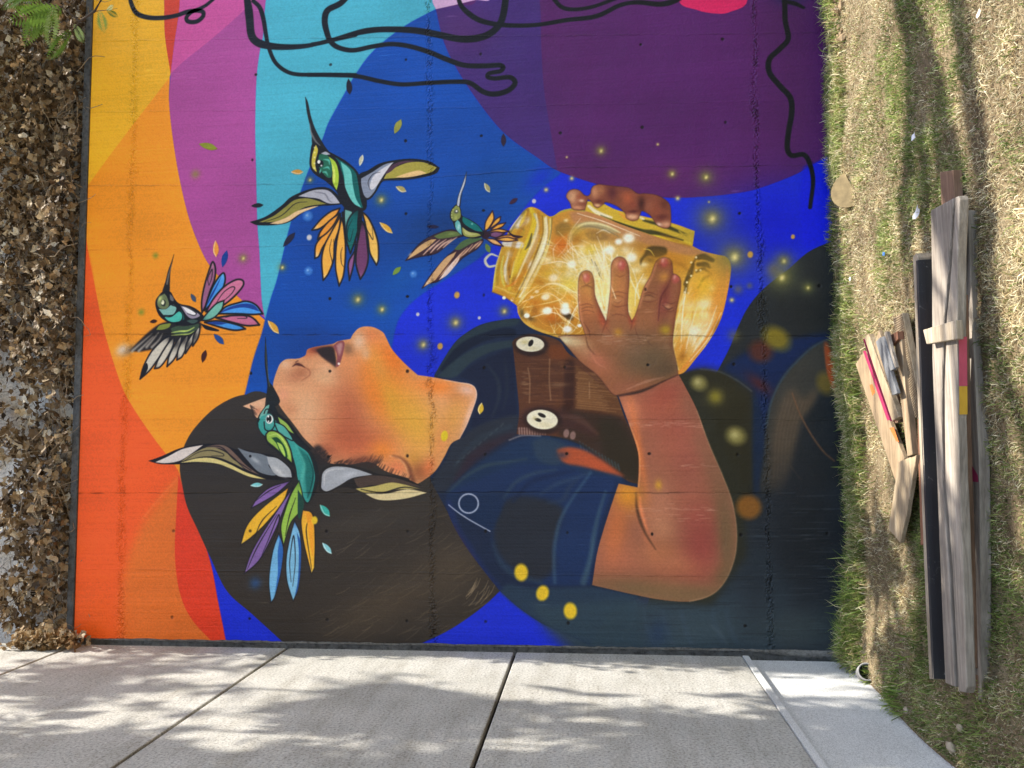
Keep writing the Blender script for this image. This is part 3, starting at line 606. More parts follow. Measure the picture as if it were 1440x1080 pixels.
for t, w, c, a in [('205,620c 240,700 300,740c', [1, 3, 1], (206, 136, 112), .6), ('180,545c 195,610 225,650 240,660c', [1, 2.4, 1], (104, 62, 48), .7), ('155,395c 190,380 225,385c', [.6, 1.4, .6], (110, 56, 42), .8), ('150,270c 190,262 225,275c', [.6, 1.2, .6], (120, 60, 46), .7),
                   ('335,325c 370,315 400,325c', [.6, 1.4, .6], (110, 58, 46), .8), ('345,350c 370,358 392,345c', [.6, 1.4, .6], (110, 58, 46), .7), ('355,190c 380,205 410,195c', [.6, 2, .6], (130, 60, 44), .7), ('515,320c 550,312 585,325c', [.6, 1.6, .6], (98, 58, 46), .8),
                   ('630,370c 660,395 690,385c', [.8, 2, .8], (84, 44, 42), .8), ('690,190c 660,260 620,330 605,460c', [1, 2.6, 1], (96, 40, 48), .8), ('530,560c 550,590 570,610c', [.5, 1.2, .5], (96, 66, 54), .7), ('300,470c 285,510 270,550c', [1.4, 2, .5], (110, 56, 42), .7),
                   ('452,465c 448,500 440,520c', [1.4, 2, .5], (116, 58, 46), .6), ('370,897c 500,868 600,830 720,777c', [2, 2.4, 1.4], (92, 56, 46), .9), ('420,862c 540,815 640,790c', [1, 4, 1], (206, 140, 124), .6),
                   ('160,190c 180,250 200,245 218,235c', [.6, 1.4, .6], (104, 46, 42), .8), ('130,700c 200,770 260,820 330,882c', [1, 2, 1], (96, 58, 46), .6), ('690,600c 705,660 714,720c', [1, 2, 1], (240, 196, 120), .6)]:
    stroke(THd(t), w, c, a, .5)
x0_, y0_, m_ = HD; IMG[y0_:y0_ + m_.shape[0], x0_:x0_ + m_.shape[1]] *= 1 - m_[..., None] * np.array((.03, .0, .10), np.float32)
blob(869, 468, 6, 6, 0, (206, 152, 40), .8); blob(936, 464, 8, 7, 0, (176, 146, 36), .9)

# ---- second pass: lid ribs, glass depth, finger modelling, arm glazes
for t, w, c, a in [('392,282c 372,380 300,520 250,700 236,860c', [3, 7, 6, 4], (172, 112, 24), .55), ('470,310c 480,430 440,560 370,730 300,900c', [4, 9, 6], (186, 120, 26), .6), ('500,345c 505,470 465,600 390,780 300,960c', [1, 2.4, 1.4], (112, 78, 24), .7),
                   ('455,330c 465,440 430,540 350,720 290,860c', [1.5, 4, 2], (250, 240, 190), .8), ('530,352c 535,480 495,620 415,790 330,960c', [2, 4.5, 2.5], (252, 246, 214), .9), ('330,360c 280,430 235,520c', [1.5, 3, 1], (120, 96, 40), .6),
                   ('380,310c 350,380 330,420c', [2, 5, 2], (226, 188, 60), .9), ('185,600c 150,720 130,850c', [1.5, 3, 1.5], (236, 218, 120), .8), ('300,600c 270,700 255,790c', [2, 5, 2], (214, 150, 34), .8), ('345,560c 300,690 262,820c', [1.5, 3.5, 1.5], (236, 206, 70), .9),
                   ('130,905c 210,938 290,985c', [2, 5, 3], (196, 132, 30), .8), ('220,880c 280,860 330,800c', [1.5, 4, 2], (222, 130, 30), .7)]:
    stroke(TJ(t), w, c, a, .7, clip=LID)
for x, y, rx, ry, an, c, a in [(752, 425, 10, 6, 30, (190, 110, 24), .8), (800, 418, 9, 7, 0, (226, 150, 40), .7), (776, 448, 8, 5, 10, (206, 112, 26), .8), (790, 345, 8, 14, 30, (216, 110, 30), .7), (812, 325, 12, 7, 20, (196, 160, 60), .6), (830, 352, 9, 7, 0, (232, 206, 70), .7),
                               (800, 400, 12, 8, 0, (232, 210, 80), .7), (770, 385, 9, 6, 0, (222, 186, 60), .7), (915, 365, 9, 5, 10, (120, 92, 34), .8), (935, 390, 9, 8, 0, (226, 160, 60), .6), (990, 400, 14, 16, 20, (232, 186, 50), .8), (1002, 385, 12, 10, 0, (232, 160, 50), .8), (975, 415, 8, 14, 20, (226, 150, 44), .6), (962, 486, 8, 14, 20, (230, 150, 50), .6)]:
    jb(x, y, rx, ry, an, c, a)
for x, y, r in ((804, 372, 7), (884, 335, 8.5), (857, 352, 8), (888, 362, 8), (778, 391, 7), (795, 430, 5.5), (770, 437, 5.5), (768, 417, 5), (741, 444, 3.5), (977, 465, 9), (990, 428, 8), (870, 340, 6)):
    jb(x, y, r * .85, r * .72, 0, (255, 252, 236), .95, .2)
for t, w in [('836,344c 850,378 866,420c', 2.2), ('828,352c 842,390 850,430c', 1.6), ('762,372c 790,368 812,380c', 1.5), ('750,412c 780,398 815,415c', 1.4), ('735,425c 770,412 800,432c', 1.2), ('748,446c 780,440 812,462c', 1.2), ('800,455c 808,436 815,425c', 1.6), ('905,385c 895,405 893,430c', 1.6), ('965,405c 960,440 958,480c', 2), ('1008,430c 996,462 975,495c', 1.6), ('982,425c 972,460 965,490c', 1.8), ('812,300c 850,312 900,332c', 1.2)]:
    stroke(P1(t), [w * .5, w, w * .5], (255, 250, 226), .85, .3, clip=JR)
for t in ('945,368c 958,372 968,380c', '930,330c 950,338 970,346c'): stroke(P1(t), [2, 6, 2], (150, 96, 34), .5, 2, clip=JR)
for x, y, rx, ry, an, c, a in [(760, 400, 26, 30, 20, (214, 150, 30), .45), (800, 330, 30, 16, 10, (206, 150, 40), .4), (840, 400, 40, 30, 0, (246, 214, 90), .35), (990, 420, 22, 50, 18, (240, 180, 50), .4), (940, 365, 40, 12, 15, (206, 140, 34), .4)]:
    jb(x, y, rx, ry, an, c, a)
# fingers: dark side, lit side, folds
x0_, y0_, m_ = HD
for t in ('222,215c 232,300 258,380 300,462c', '430,150c 436,240 430,340 434,415 450,460c', '683,125c 690,180 664,250 640,320c', '733,230c 734,290 716,380 700,480 690,600c'):
    stroke(THd(t), [3, 8, 6], (112, 56, 40), .55, 3, clip=HD)
for t in ('142,240c 140,330 150,440 180,540c', '334,150c 330,250 320,350 306,440c', '590,130c 560,210 520,290 490,380c'):
    stroke(THd(t), [2, 5, 3], (226, 150, 104), .6, 2, clip=HD)
for t, w in [('158,262c 190,255 222,268c', 1.2), ('152,372c 190,362 228,376c', 1.2), ('155,408c 190,400 230,412c', 1), ('338,300c 370,292 425,304c', 1.1), ('340,372c 372,380 425,368c', 1.1), ('335,430c 370,424 420,436c', .9), ('520,305c 555,296 600,312c', 1.2), ('512,345c 550,352 590,344c', 1), ('648,352c 680,362 705,350c', 1.2), ('640,398c 670,408 700,400c', 1.2), ('170,470c 200,520 206,560c', 1.4), ('300,500c 330,540 340,580c', 1), ('470,500c 480,540 500,575c', 1)]:
    stroke(THd(t), [.4, w * 1.3, .4], (98, 50, 38), .6, .4, clip=HD)
for x, y, an in ((186, 210, 0), (392, 138, 8), (640, 118, 10), (708, 215, 20)):
    blob(780 + x / 4.154, 340 + y / 4.154, 5.2, 6.5, an, (196, 92, 84), .7, .3, clip=HD); blob(780 + (x - 8) / 4.154, 340 + (y - 8) / 4.154, 2.2, 3.4, an, (240, 176, 156), .7, clip=HD)
hb2(540, 690, 190, 100, -6, (104, 84, 62), .6); hb2(640, 740, 90, 50, -14, (92, 74, 56), .6); hb2(330, 560, 80, 50, 20, (176, 116, 84), .5); hb2(250, 690, 70, 40, 35, (196, 116, 90), .6); hb2(470, 640, 60, 40, 0, (136, 104, 80), .5)
stroke(OUTLINES['painted_hand'], 1.4, (84, 46, 36), .5, .5, closed=True, n=4)
stroke(OUTLINES['painted_fingers'], 1.4, (70, 36, 30), .5, .5, closed=True, n=4)
# arm: redder elbow, yellow upper arm, olive rim, sheen on scratches painted pale
ab(500, 820, 80, 140, 12, (160, 68, 64), .25); ab(470, 690, 60, 60, 0, (168, 84, 72), .5); ab(185, 585, 44, 46, 0, (218, 146, 44), .8); ab(130, 780, 40, 90, 8, (196, 110, 66), .6); ab(400, 300, 90, 60, 10, (162, 84, 70), .5); ab(440, 450, 60, 70, 0, (150, 82, 70), .5)
ab(600, 780, 30, 200, -3, (118, 94, 66), .7); ab(480, 1010, 140, 34, -6, (118, 94, 66), .7); ab(330, 730, 60, 50, 30, (206, 142, 104), .6); ab(390, 870, 90, 44, 20, (186, 116, 82), .5)
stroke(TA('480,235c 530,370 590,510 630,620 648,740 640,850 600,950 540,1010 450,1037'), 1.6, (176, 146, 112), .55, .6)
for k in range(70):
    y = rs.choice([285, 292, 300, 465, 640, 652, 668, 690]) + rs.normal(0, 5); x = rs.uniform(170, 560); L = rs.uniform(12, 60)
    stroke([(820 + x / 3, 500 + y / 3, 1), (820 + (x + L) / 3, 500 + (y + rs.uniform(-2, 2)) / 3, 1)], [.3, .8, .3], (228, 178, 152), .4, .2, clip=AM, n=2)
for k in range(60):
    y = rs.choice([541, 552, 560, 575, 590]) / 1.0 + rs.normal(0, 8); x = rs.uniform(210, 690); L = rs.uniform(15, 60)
    stroke([(780 + x / 4.154, 340 + y / 4.154, 1), (780 + (x + L) / 4.154, 340 + y / 4.154, 1)], [.3, .7, .3], (206, 172, 142), .35, .2, clip=HD, n=2)  # the hand's scratch sheen, likewise painted as pale streaks
# ---- hummingbirds
INK = (22, 20, 24)
def fea(T, txt, col, tip=None, ol=1.7, base=None, ink=INK):
    """one outlined feather: first point is its tip or root, filled, shaded, inked"""
    p = T(txt)
    BIRDPARTS['a' if T is A else 'b' if T is B else 'c' if T is C else 'd'].append(('painted_beak' if ol and ol < 1 else 'painted_feather', p))
    M = fill(p, col)
    if tip is not None:
        a = p[0]; blob(a[0], a[1], 9, 9, 0, tip, .8, clip=M)
    if base is not None:
        xs = [q[0] for q in p]; ys = [q[1] for q in p]
        k = max(range(len(p)), key=lambda i: (p[i][0] - p[0][0]) ** 2 + (p[i][1] - p[0][1]) ** 2)
        blob(p[k][0], p[k][1], 10, 10, 0, base, .8, clip=M)
    if ol: stroke(p, ol, ink, 1, .25, closed=True)
    return M
A = tf(340, 120, 3.6); B = tf(160, 340, 5.4); C = tf(550, 230, 5.4); D4 = tf(200, 470, 4.5); D5 = tf(330, 540, 3.375)
blob(490, 320, 60, 60, 0, (8, 44, 104), .35)
fea(A, '322,60c 335,90 350,160 375,230 420,310 440,340 400,335 360,300 355,250 345,200 330,130', (28, 28, 30), ol=.6)
stroke(A('345,195c 352,240 372,280 395,305c'), [.8, 3, 1.5], (120, 122, 124), .9, .6)
OUTLINES['bird_a_body'] = A('360,290 345,360 345,410 370,450 430,490 480,540 505,600 540,632 620,634 632,580 600,470 580,430 530,385 470,350 430,330 400,310')
fill(OUTLINES['bird_a_body'], INK)
fill(A('470,362c 530,400 575,440 590,500 600,570 615,622c 570,600 530,520 510,450 490,390'), (8, 92, 90))
fill(A('500,385c 550,430 562,500 577,570 607,622c 562,592 525,520 518,460'), (104, 196, 190))
fill(A('440,360c 475,390 490,440 490,490 480,532c 460,490 460,440 450,400'), (172, 206, 58))
fill(A('452,390c 470,420 474,470 470,500c 460,470 460,430'), (226, 240, 120), a=.8)
fill(A('375,300c 386,330 372,390 380,442c 355,410 358,350'), (206, 192, 66))
for y in (315, 340, 365, 395, 420): blob(340 + 369 / 3.6, 120 + y / 3.6, 1.5, 1.5, 0, (244, 240, 180), .9)
fill(A('392,350c 430,350 455,400 455,462 430,465 400,430 385,400'), (34, 104, 80))
for t in ('415,375c 440,380 445,400c', '415,420c 435,415 445,425c', '410,440c 425,440 435,455c', '400,425c 395,445c'): stroke(A(t), [1, 3, 1], (96, 196, 180), .9, .3)
fill(A('400,345c 425,336 450,350c 425,352'), (170, 176, 190))
blob(450.5, 230.3, 5, 5.5, 0, (16, 16, 18), 1, .8); blob(448.5, 227.6, 2.4, 2.8, 0, (246, 246, 246), 1, .6); blob(452, 233, 1.5, 1.5, 0, (210, 210, 214), 1, .5)
OUTLINES['bird_a_wing'] = A('592,460 640,430 700,395 780,378 870,372 950,385 1003,418c 985,445 920,465 830,478 740,482 710,490 680,540 650,575 622,575')
fill(OUTLINES['bird_a_wing'], INK)
fill(A('604,472c 660,440 720,402 772,388c 730,430 700,480 670,540 640,570 620,558 606,510'), (132, 142, 164))
fill(A('646,520c 660,470 700,430 765,390c 722,450 690,500 662,528'), (206, 206, 216))
stroke(A('650,530c 640,490 665,450 700,440c'), [.6, 1.4, .6], (40, 40, 48), .8)
fill(A('718,474c 740,440 790,410 850,390 920,390 988,416c 960,440 900,455 820,466'), (166, 156, 66))
fill(A('722,452c 760,405 820,383 880,383c 800,402 750,440'), (78, 50, 66))
fill(A('775,466c 850,440 900,432 935,444c 890,458 830,467'), (228, 192, 132))
OUTLINES['bird_a_wing2'] = A('40,692c 120,665 200,610 250,565 330,530 400,515 450,525 490,560 512,602c 450,608 380,614 310,645 240,692 170,707 80,708')
fill(OUTLINES['bird_a_wing2'], INK)
fill(A('285,562c 360,532 430,530 470,560 498,598c 440,598 390,575 340,568'), (176, 178, 192))
stroke(A('370,540c 420,550 440,580 455,592c'), [1, 2, 1], (110, 112, 126), .9, .4)
fill(A('85,694c 160,662 220,617 270,580 340,573 430,600c 330,614 260,650 180,688'), (142, 138, 60))
fill(A('140,700c 220,672 280,637 350,616 392,610c 300,648 240,687 190,702'), (228, 194, 146))
stroke(A('110,694c 200,660 270,600 330,590c'), [.6, 1.4, .6], INK, .9)
for t, c, tp, b in [('370,876c 375,810 410,760 470,690 500,650c 490,700 450,760 410,820 390,865', (238, 160, 54), (250, 232, 196), None), ('355,733c 400,680 450,640 497,622c 480,655 430,700 390,727', (236, 164, 62), (250, 232, 190), (222, 130, 40)),
                    ('384,780c 395,745 440,690 495,648c 470,700 430,748', (232, 150, 46), None, None), ('412,988c 405,880 420,810 450,750 500,660c 495,720 470,800 465,880 440,950', (240, 172, 66), (252, 232, 180), (220, 130, 40)),
                    ('493,1016c 475,920 480,800 495,720 505,670c 520,730 525,850 515,960', (242, 176, 70), (250, 214, 140), (226, 140, 44)), ('545,988c 540,900 570,840 577,790 567,900', (138, 84, 138), None, (40, 22, 40)),
                    ('600,982c 578,900 585,800 600,690 625,720 635,800 640,880 625,940', (108, 58, 100), (166, 108, 158), (26, 16, 26)), ('682,910c 650,850 640,780 625,700 610,640c 640,670 670,730 690,800 692,880', (240, 190, 88), (252, 236, 190), (232, 150, 50)),
                    ('520,625c 562,642 545,690 525,745 518,680', (110, 172, 166), None, None), ('550,852c 530,780 533,700 560,650 592,632 597,690 575,780', (12, 104, 104), None, (10, 50, 50))]:
    fea(A, t, c, tp, 2.3, b)
fill(A('505,640c 520,640 527,760 530,850 522,800'), INK); fill(A('590,640c 610,640 606,700 588,800 584,700'), INK)
for t in ('455,780c 445,830 455,880 462,900 468,830 465,780', '510,820c 502,850 505,900 516,920', '430,700c 400,740 390,780', '560,680c 540,720 535,770 548,790 565,730', '630,690c 620,700 650,760 665,780 660,720'): stroke(A(t), [.5, 1.4, .5], INK, .9)
blob(172, 492, 12, 9, -30, (214, 200, 186), .9); blob(183, 492, 14, 6, -35, (130, 116, 104), .7)
fill(B('430,600c 340,630 260,690 190,755 120,830c 200,835 240,828 290,820 340,810 420,770 560,760 640,690 655,610'), (34, 30, 30), soft=.8)
for t in ('140,830c 220,760 290,700c', '190,830c 250,770 300,720c', '250,800c 300,740 340,690c', '290,800c 340,750 370,700c'):
    stroke(B(t), [4, 2.4, .6], (196, 190, 180), .75, 1.2)
for t in ('200,1042c 230,940 290,830 380,740 430,720 400,800 330,900 270,980', '310,962c 340,890 400,790 455,725 450,790 400,890 350,952', '405,948c 420,870 470,770 515,715 500,800 460,890', '480,898c 490,820 530,740 565,710 555,790 520,870', '545,848c 550,780 590,710 615,685 600,760', '600,792c 605,720 640,650 655,655 640,730'):
    p = B(t); M = fill(p, (206, 200, 186)); k = p[3] if len(p) > 7 else p[2]
    blob(p[-4][0], p[-4][1], 9, 9, 0, (40, 36, 36), .85, clip=M); blob(p[0][0], p[0][1], 5, 7, 30, (60, 54, 50), .5, clip=M)
    stroke(p, 2.4, INK, 1, .25, closed=True)
fill(B('200,1045c 225,960 250,920 260,960 235,1010'), INK, soft=.6)
fill(B('318,668c 350,630 440,612c 420,650 370,668'), (128, 142, 56)); stroke(B('318,668c 350,630 440,612c'), 1.4, INK)
fill(B('430,660c 480,640 560,640 640,620 640,660 580,690 470,705'), (58, 78, 58))
stroke(B('440,690c 500,680 560,676 612,650c'), [1, 2.6, 1.2], (192, 216, 110), 1, .2); stroke(B('440,710c 510,705 570,700 610,680c'), [.8, 2, .8], (192, 216, 110), 1, .2)
fea(B, '457,97c 445,150 430,220 425,300 420,385 380,392 370,380 395,300 415,220 440,150', (34, 32, 32), ol=.5)
stroke(B('405,320c 418,250 440,170c'), [2.4, 2, .6], (130, 126, 120), .9, .4)
for t, c, tp, b in [('670,540c 668,450 690,330 730,200 752,152 772,200 765,290 730,380 700,480', (158, 98, 136), None, (196, 130, 160)), ('690,522c 720,420 770,310 830,237 846,290 820,370 750,460', (70, 152, 236), None, (110, 190, 250)),
                    ('700,532c 760,430 840,340 930,288 978,293 984,330 930,400 850,470 760,520', (204, 116, 152), (110, 60, 96), None), ('800,547c 850,495 940,465 1010,452 1080,480 1132,547c 1050,552 940,547', (72, 154, 238), None, None),
                    ('775,577c 900,560 1020,563 1070,590 1107,632c 1010,637 900,612', (196, 108, 146), (90, 50, 80), None), ('690,612c 780,600 880,615 960,638 1000,662c 920,672 820,652', (70, 152, 236), (20, 50, 120), None)]:
    fea(B, t, c, tp, 2.6, b)
for t in ('800,545c 870,500 980,470 1060,480 1110,530c 1000,500 900,510', '700,500c 730,420 780,330 820,255c 790,330 740,430', '700,618c 780,606 860,620c 800,630'): fill(B(t), (26, 62, 150))
for t in ('722,330c 715,280 735,230 748,210 745,270 725,330', '770,480c 830,390 890,345 920,350 890,400 820,460', '850,575c 930,555 1000,565 1010,580 940,582'): stroke(B(t), [.8, 1.5, .8], INK)
fea(B, '665,597c 720,530 780,470 838,446c 822,510 770,570 710,597', (116, 188, 172), (40, 100, 96), 2.2)
fill(B('660,620c 720,640 800,670 790,680 700,665'), INK)
OUTLINES['bird_b_body'] = B('380,375 340,410 318,450 320,500 345,560 390,600 450,627 520,632 600,632 650,612 685,570 640,520 580,488 500,470 460,430 430,380')
fill(OUTLINES['bird_b_body'], INK)
fill(B('385,392c 350,420 330,460 345,500 390,512 420,480 405,420'), (108, 122, 84)); blob(225, 420, 3.4, 5, 20, (206, 220, 134), .9)
fill(B('372,440c 390,445 395,470 385,490 362,480'), (40, 44, 40)); blob(229, 425.3, 2.5, 3.6, 0, (240, 244, 206), 1, .7); blob(227.5, 423.5, 1.2, 1.6, 0, (60, 70, 60), .6)
fill(B('340,510c 395,512 440,478 475,495 470,540 430,562 385,562'), (128, 184, 178)); fill(B('385,572c 440,570 495,530 520,560 505,600 450,610 410,596'), (76, 190, 176)); fill(B('505,510c 535,550 545,590 520,608c 525,560'), (22, 84, 84))
stroke(B('440,480c 480,500 460,550 425,560 385,560c'), 1.6, INK); stroke(B('495,480c 530,540 540,590 500,612c'), 2, INK)
fill(B('425,395c 450,420 455,450 430,440'), (108, 108, 112))
fill(B('505,482c 560,495 620,530 655,562 600,584 560,565 525,515'), (150, 142, 162)); fill(B('518,490c 580,507 625,545 605,556 560,540'), (238, 238, 244)); stroke(B('512,486c 560,500 625,540 612,560 560,545'), [.8, 1.4, .8], INK)
fill(B('550,600c 600,590 640,600 600,622'), (60, 84, 80))
blob(640, 330, 50, 34, 20, (8, 44, 96), .45)
for t, c in [('110,737c 170,660 240,590 330,540 440,505 510,515 548,547 480,572 400,640 340,682 250,702 180,716', (58, 36, 44)), ('235,947c 300,850 400,730 480,660 560,590 695,575 660,640 600,680 540,720 470,790 400,860 350,897 290,912', (58, 36, 44))]:
    fill(C(t), c); stroke(C(t), 1.4, (40, 22, 34), 1, .3, closed=True)
fill(C('325,552c 420,515 500,520 525,545 420,566 360,570'), (92, 112, 58)); blob(635, 329, 6, 2.4, -8, (140, 160, 90), .6)
fill(C('122,728c 200,640 290,582 345,575c 285,630 190,692'), (206, 166, 114)); blob(577, 358, 3.5, 2, -40, (232, 206, 186), .6)
for t in ('245,692c 300,640 370,580c', '300,678c 350,625 420,575c', '350,655c 400,610 460,575c', '395,640c 440,600 500,560c'): stroke(C(t), [1.2, 3, .8], (222, 184, 166), .95, .3)
fill(C('246,938c 320,830 410,720 497,668c 440,770 370,860'), (204, 164, 118)); blob(601, 398, 3, 2, -50, (234, 214, 196), .6)
fill(C('362,886c 430,790 525,685c 512,740 430,842'), (228, 204, 194))
for t in ('470,770c 530,690 580,640c', '520,715c 570,670 620,615c', '590,670c 640,620 680,590c', '640,645c 670,615 690,592c'): stroke(C(t), [1, 2.6, .8], (216, 172, 140), .95, .3)
fill(C('478,652c 540,590 620,562 692,570 600,612 520,655'), (76, 102, 62)); stroke(C('330,900c 400,810 470,720c'), 1.6, (60, 26, 34), .9)
for t, c in [('710,512c 720,440 770,358c 780,420 740,492', (240, 178, 70)), ('748,492c 790,430 832,403c 822,440 770,482', (238, 172, 66)), ('758,502c 810,465 870,449c 842,480 790,502', (238, 168, 60)), ('738,517c 820,498 897,515c 830,524', (236, 170, 66)),
             ('728,542c 790,518 862,530c 800,562', (122, 78, 120)), ('790,568c 880,543 995,556c 900,578', (230, 160, 70)), ('790,578c 880,560 962,582c 880,592', (238, 176, 76)), ('718,570c 790,578 852,628c 780,612', (232, 176, 110))]:
    fea(C, t, c, None, 1.6, None, (44, 20, 34))
fill(C('680,510c 720,510 760,540 720,572 690,560'), (44, 22, 36)); fill(C('880,510c 940,545 1000,556c 930,560'), (44, 22, 36))
OUTLINES['bird_c_body'] = C('490,313 453,360 447,410 468,445 485,490 510,525 550,552 600,566 660,566 705,540 700,515 660,466 600,426 540,396 530,350 515,320')
fill(OUTLINES['bird_c_body'], INK)
fill(C('490,320c 460,360 455,405 472,435 510,425 528,400 524,350 510,322'), (134, 144, 74)); blob(641, 306, 3, 4, 0, (176, 186, 100), .7)
blob(641.8, 297.6, 3.2, 3.2, 0, (90, 96, 80), 1, .6); blob(642, 297, 1.4, 1.4, 0, (240, 244, 236), 1, .6)
for x, y in ((462, 370), (460, 390), (462, 410), (470, 350)): blob(550 + x / 5.4, 230 + y / 5.4, .9, .9, 0, (214, 222, 160), .9)
fill(C('485,452c 505,430 527,460 538,545c 510,520 490,490'), (100, 180, 180)); blob(645, 319, 2, 5, 10, (190, 226, 226), .8)
fill(C('543,402c 600,432 660,472 697,518c 640,510 570,470 543,440'), (12, 112, 110)); blob(664, 315, 1.4, 1.4, 0, (180, 230, 220), .8)
fill(C('540,482c 590,517 660,530 684,546c 620,560 560,550 542,520'), (152, 156, 82)); fill(C('545,490c 600,525 660,535c 600,545 560,530'), (200, 200, 130), a=.7)
stroke(C('540,470c 600,505 690,535c'), 1.6, INK)
fea(C, '574,64c 562,150 530,240 519,322 500,316 510,250 545,150', (190, 198, 214), ol=.5)
stroke(C('522,322c 528,280 540,230c'), [1.8, 1, .4], (26, 26, 34), .9)
blob(420, 640, 40, 80, 10, (30, 28, 28), .6, clip=HAIR)
OUTLINES['bird_d_wing'] = D4('38,802c 120,773 230,725 330,700 420,693 510,698 590,728 640,728 720,748 830,766 920,828 968,890 930,920 800,920 700,892 600,850 500,820 380,813 250,822 120,822')
fill(OUTLINES['bird_d_wing'], INK)
for t, c in [('82,810c 160,775 260,725 388,700c 320,750 240,800 150,816', (218, 208, 204)), ('245,806c 320,755 420,713 490,728 560,770 645,852c 560,810 480,780 380,775', (140, 130, 90)), ('392,712c 480,699 540,713 600,768 660,830 745,892c 650,850 580,780 500,725', (112, 90, 80)),
             ('238,814c 350,785 450,785 550,820 650,870 785,918c 680,902 560,850 470,818 350,808', (218, 204, 134)), ('603,718c 680,745 760,760 835,800 800,830 845,892 740,872 660,790', (112, 122, 134)), ('788,773c 860,788 932,850 948,906c 860,897 810,840', (168, 174, 182))]:
    fill(D4(t), c)
stroke(D4('270,800c 350,750 430,735 510,755 515,770 440,770c'), [.6, 1.4, .8], INK, .9); stroke(D4('400,712c 500,715 580,790 690,862c'), [.8, 1.8, 1], INK, .9)
blob(359, 647, 9, 3, 35, (176, 184, 194), .8); blob(392, 663, 12, 3, 40, (212, 216, 220), .8); blob(352, 641.5, 2, 2, 0, (30, 30, 34), 1, .6)
OUTLINES['bird_d_wing2'] = D5('400,500 402,430 430,393 500,378 600,398 690,428 790,440 890,484c 915,516c 820,545 730,555 660,548 590,500 510,490 440,515')
fill(D5('400,505c 402,430 430,393 500,378 600,398 690,428 790,440 890,484c 740,490 590,500 510,490 440,515'), (34, 30, 28))
for t, c in [('412,472c 420,420 460,394 530,394 590,408 655,430c 560,446 500,480 440,509 414,497', (166, 172, 182)), ('565,450c 650,434 760,445 885,486c 740,480 650,480 590,490', (74, 60, 52)), ('573,497c 660,485 740,468 800,476 885,499c 780,500 700,516 620,516', (192, 178, 104)), ('618,520c 720,520 820,500 913,516c 820,542 730,552 670,546', (224, 208, 158))]:
    fill(D5(t), c)
stroke(D5('425,480c 430,425 470,405 520,402c'), [1, 3, 1], (206, 210, 216), .8, .6); blob(490, 668, 14, 4, -18, (196, 202, 212), .7)
stroke(D5('600,500c 700,515 800,490 880,500c'), [1, 2, 1], INK, .9)
fea(D4, '780,18c 790,150 800,290 832,340 870,430 800,460 788,400 793,320 777,180', (30, 32, 32), ol=.4)
stroke(D4('783,60c 786,160 797,260 806,330c'), [.4, 1, .8], (110, 122, 110), .8, .2)
OUTLINES['bird_d_body'] = D5('165,85 120,140 106,175 110,205 140,255 160,290 200,320 250,370 285,400 300,470 318,530 345,570 380,520 398,460 396,400 372,335 320,275 270,212 215,150 185,92')
BD = fill(OUTLINES['bird_d_body'], (26, 30, 32))
fill(D5('150,105c 165,100 150,145 118,165 125,140'), (110, 176, 166))
fill(D5('112,185c 135,150 190,170 215,200 250,230 275,265 300,290 350,330 375,400 380,460 350,560 320,520 300,450 290,390 268,325 230,260 180,225 145,245 118,215'), (56, 156, 150), clip=BD)
fill(D5('300,300c 350,340 372,400 376,460 350,545 338,480 330,400'), (28, 110, 106), clip=BD, soft=1); stroke(D5('345,340c 372,410 365,480 345,540c'), [.6, 2, .6], (12, 60, 60), .9, .3, clip=BD); stroke(D5('290,290c 330,380 320,450 322,520c'), [1, 5, 1], (90, 190, 178), .7, 1.5, clip=BD)
fill(D5('205,155c 250,190 285,235 262,225 220,190'), (150, 186, 84)); stroke(D5('190,130c 250,180 300,250 360,310c'), [1, 4, 2], INK, 1, .3)
fill(D5('195,180c 240,205 275,262 250,255 210,228'), (84, 172, 164)); stroke(D5('195,180c 240,205 278,266 250,257 210,230 192,195'), 1.5, INK)
blob(378, 592, 8, 11, -10, (70, 160, 154), 1, .8); stroke(D5('140,180c 145,215 170,222 188,200 190,170c'), 1.7, INK)
blob(379, 589.6, 5.6, 6.6, 0, (236, 238, 238), 1, .8); blob(378.4, 589, 3.9, 5.2, 0, (14, 14, 16), 1, .8); blob(377.4, 585.6, 1.4, 1.8, 0, (250, 250, 250), 1, .6); blob(377.8, 592.4, 1.1, 1.3, 0, (250, 250, 250), 1, .5)
stroke(D5('140,140c 150,120 175,125 190,150 188,180c'), 1.6, INK)
fea(D5, '148,240c 165,223 200,226 240,258 268,320 275,380c 240,347 190,302 155,272', (150, 190, 78), None, 2)
fill(D5('175,255c 205,255 240,300 250,350 215,320 200,285'), (24, 70, 36)); fill(D5('200,275c 225,290 240,330 238,345 215,310'), (176, 214, 96)); stroke(D5('165,245c 205,240 245,290 262,350c'), [.8, 2, .8], (206, 230, 120), .9, .4)
for t, c, tp, b in [('78,590c 110,540 170,490 270,458c 200,520 130,562', (132, 100, 172), None, (84, 60, 120)), ('28,764c 60,670 130,590 258,488c 230,560 150,660 80,727', (240, 186, 48), (246, 214, 110), (222, 140, 40)), ('45,902c 80,800 150,680 278,488c 240,580 190,700 120,832', (134, 104, 174), (170, 140, 206), (70, 50, 110)),
                    ('232,768c 220,680 240,600 270,520 306,458c 322,530 312,600 265,662', (152, 196, 78), None, (80, 130, 50)), ('172,1038c 163,930 180,800 210,708c 230,780 217,900 190,1012', (116, 184, 232), None, (60, 120, 200)), ('278,1032c 248,930 246,820 270,700 285,648c 312,720 312,870 300,972', (126, 190, 230), None, (60, 100, 170)),
                    ('365,902c 330,760 316,660 323,598c 362,608 377,650 382,760 379,872c', (242, 184, 52), (246, 214, 100), (240, 160, 50))]:
    fea(D5, t, c, tp, 1.3, b)
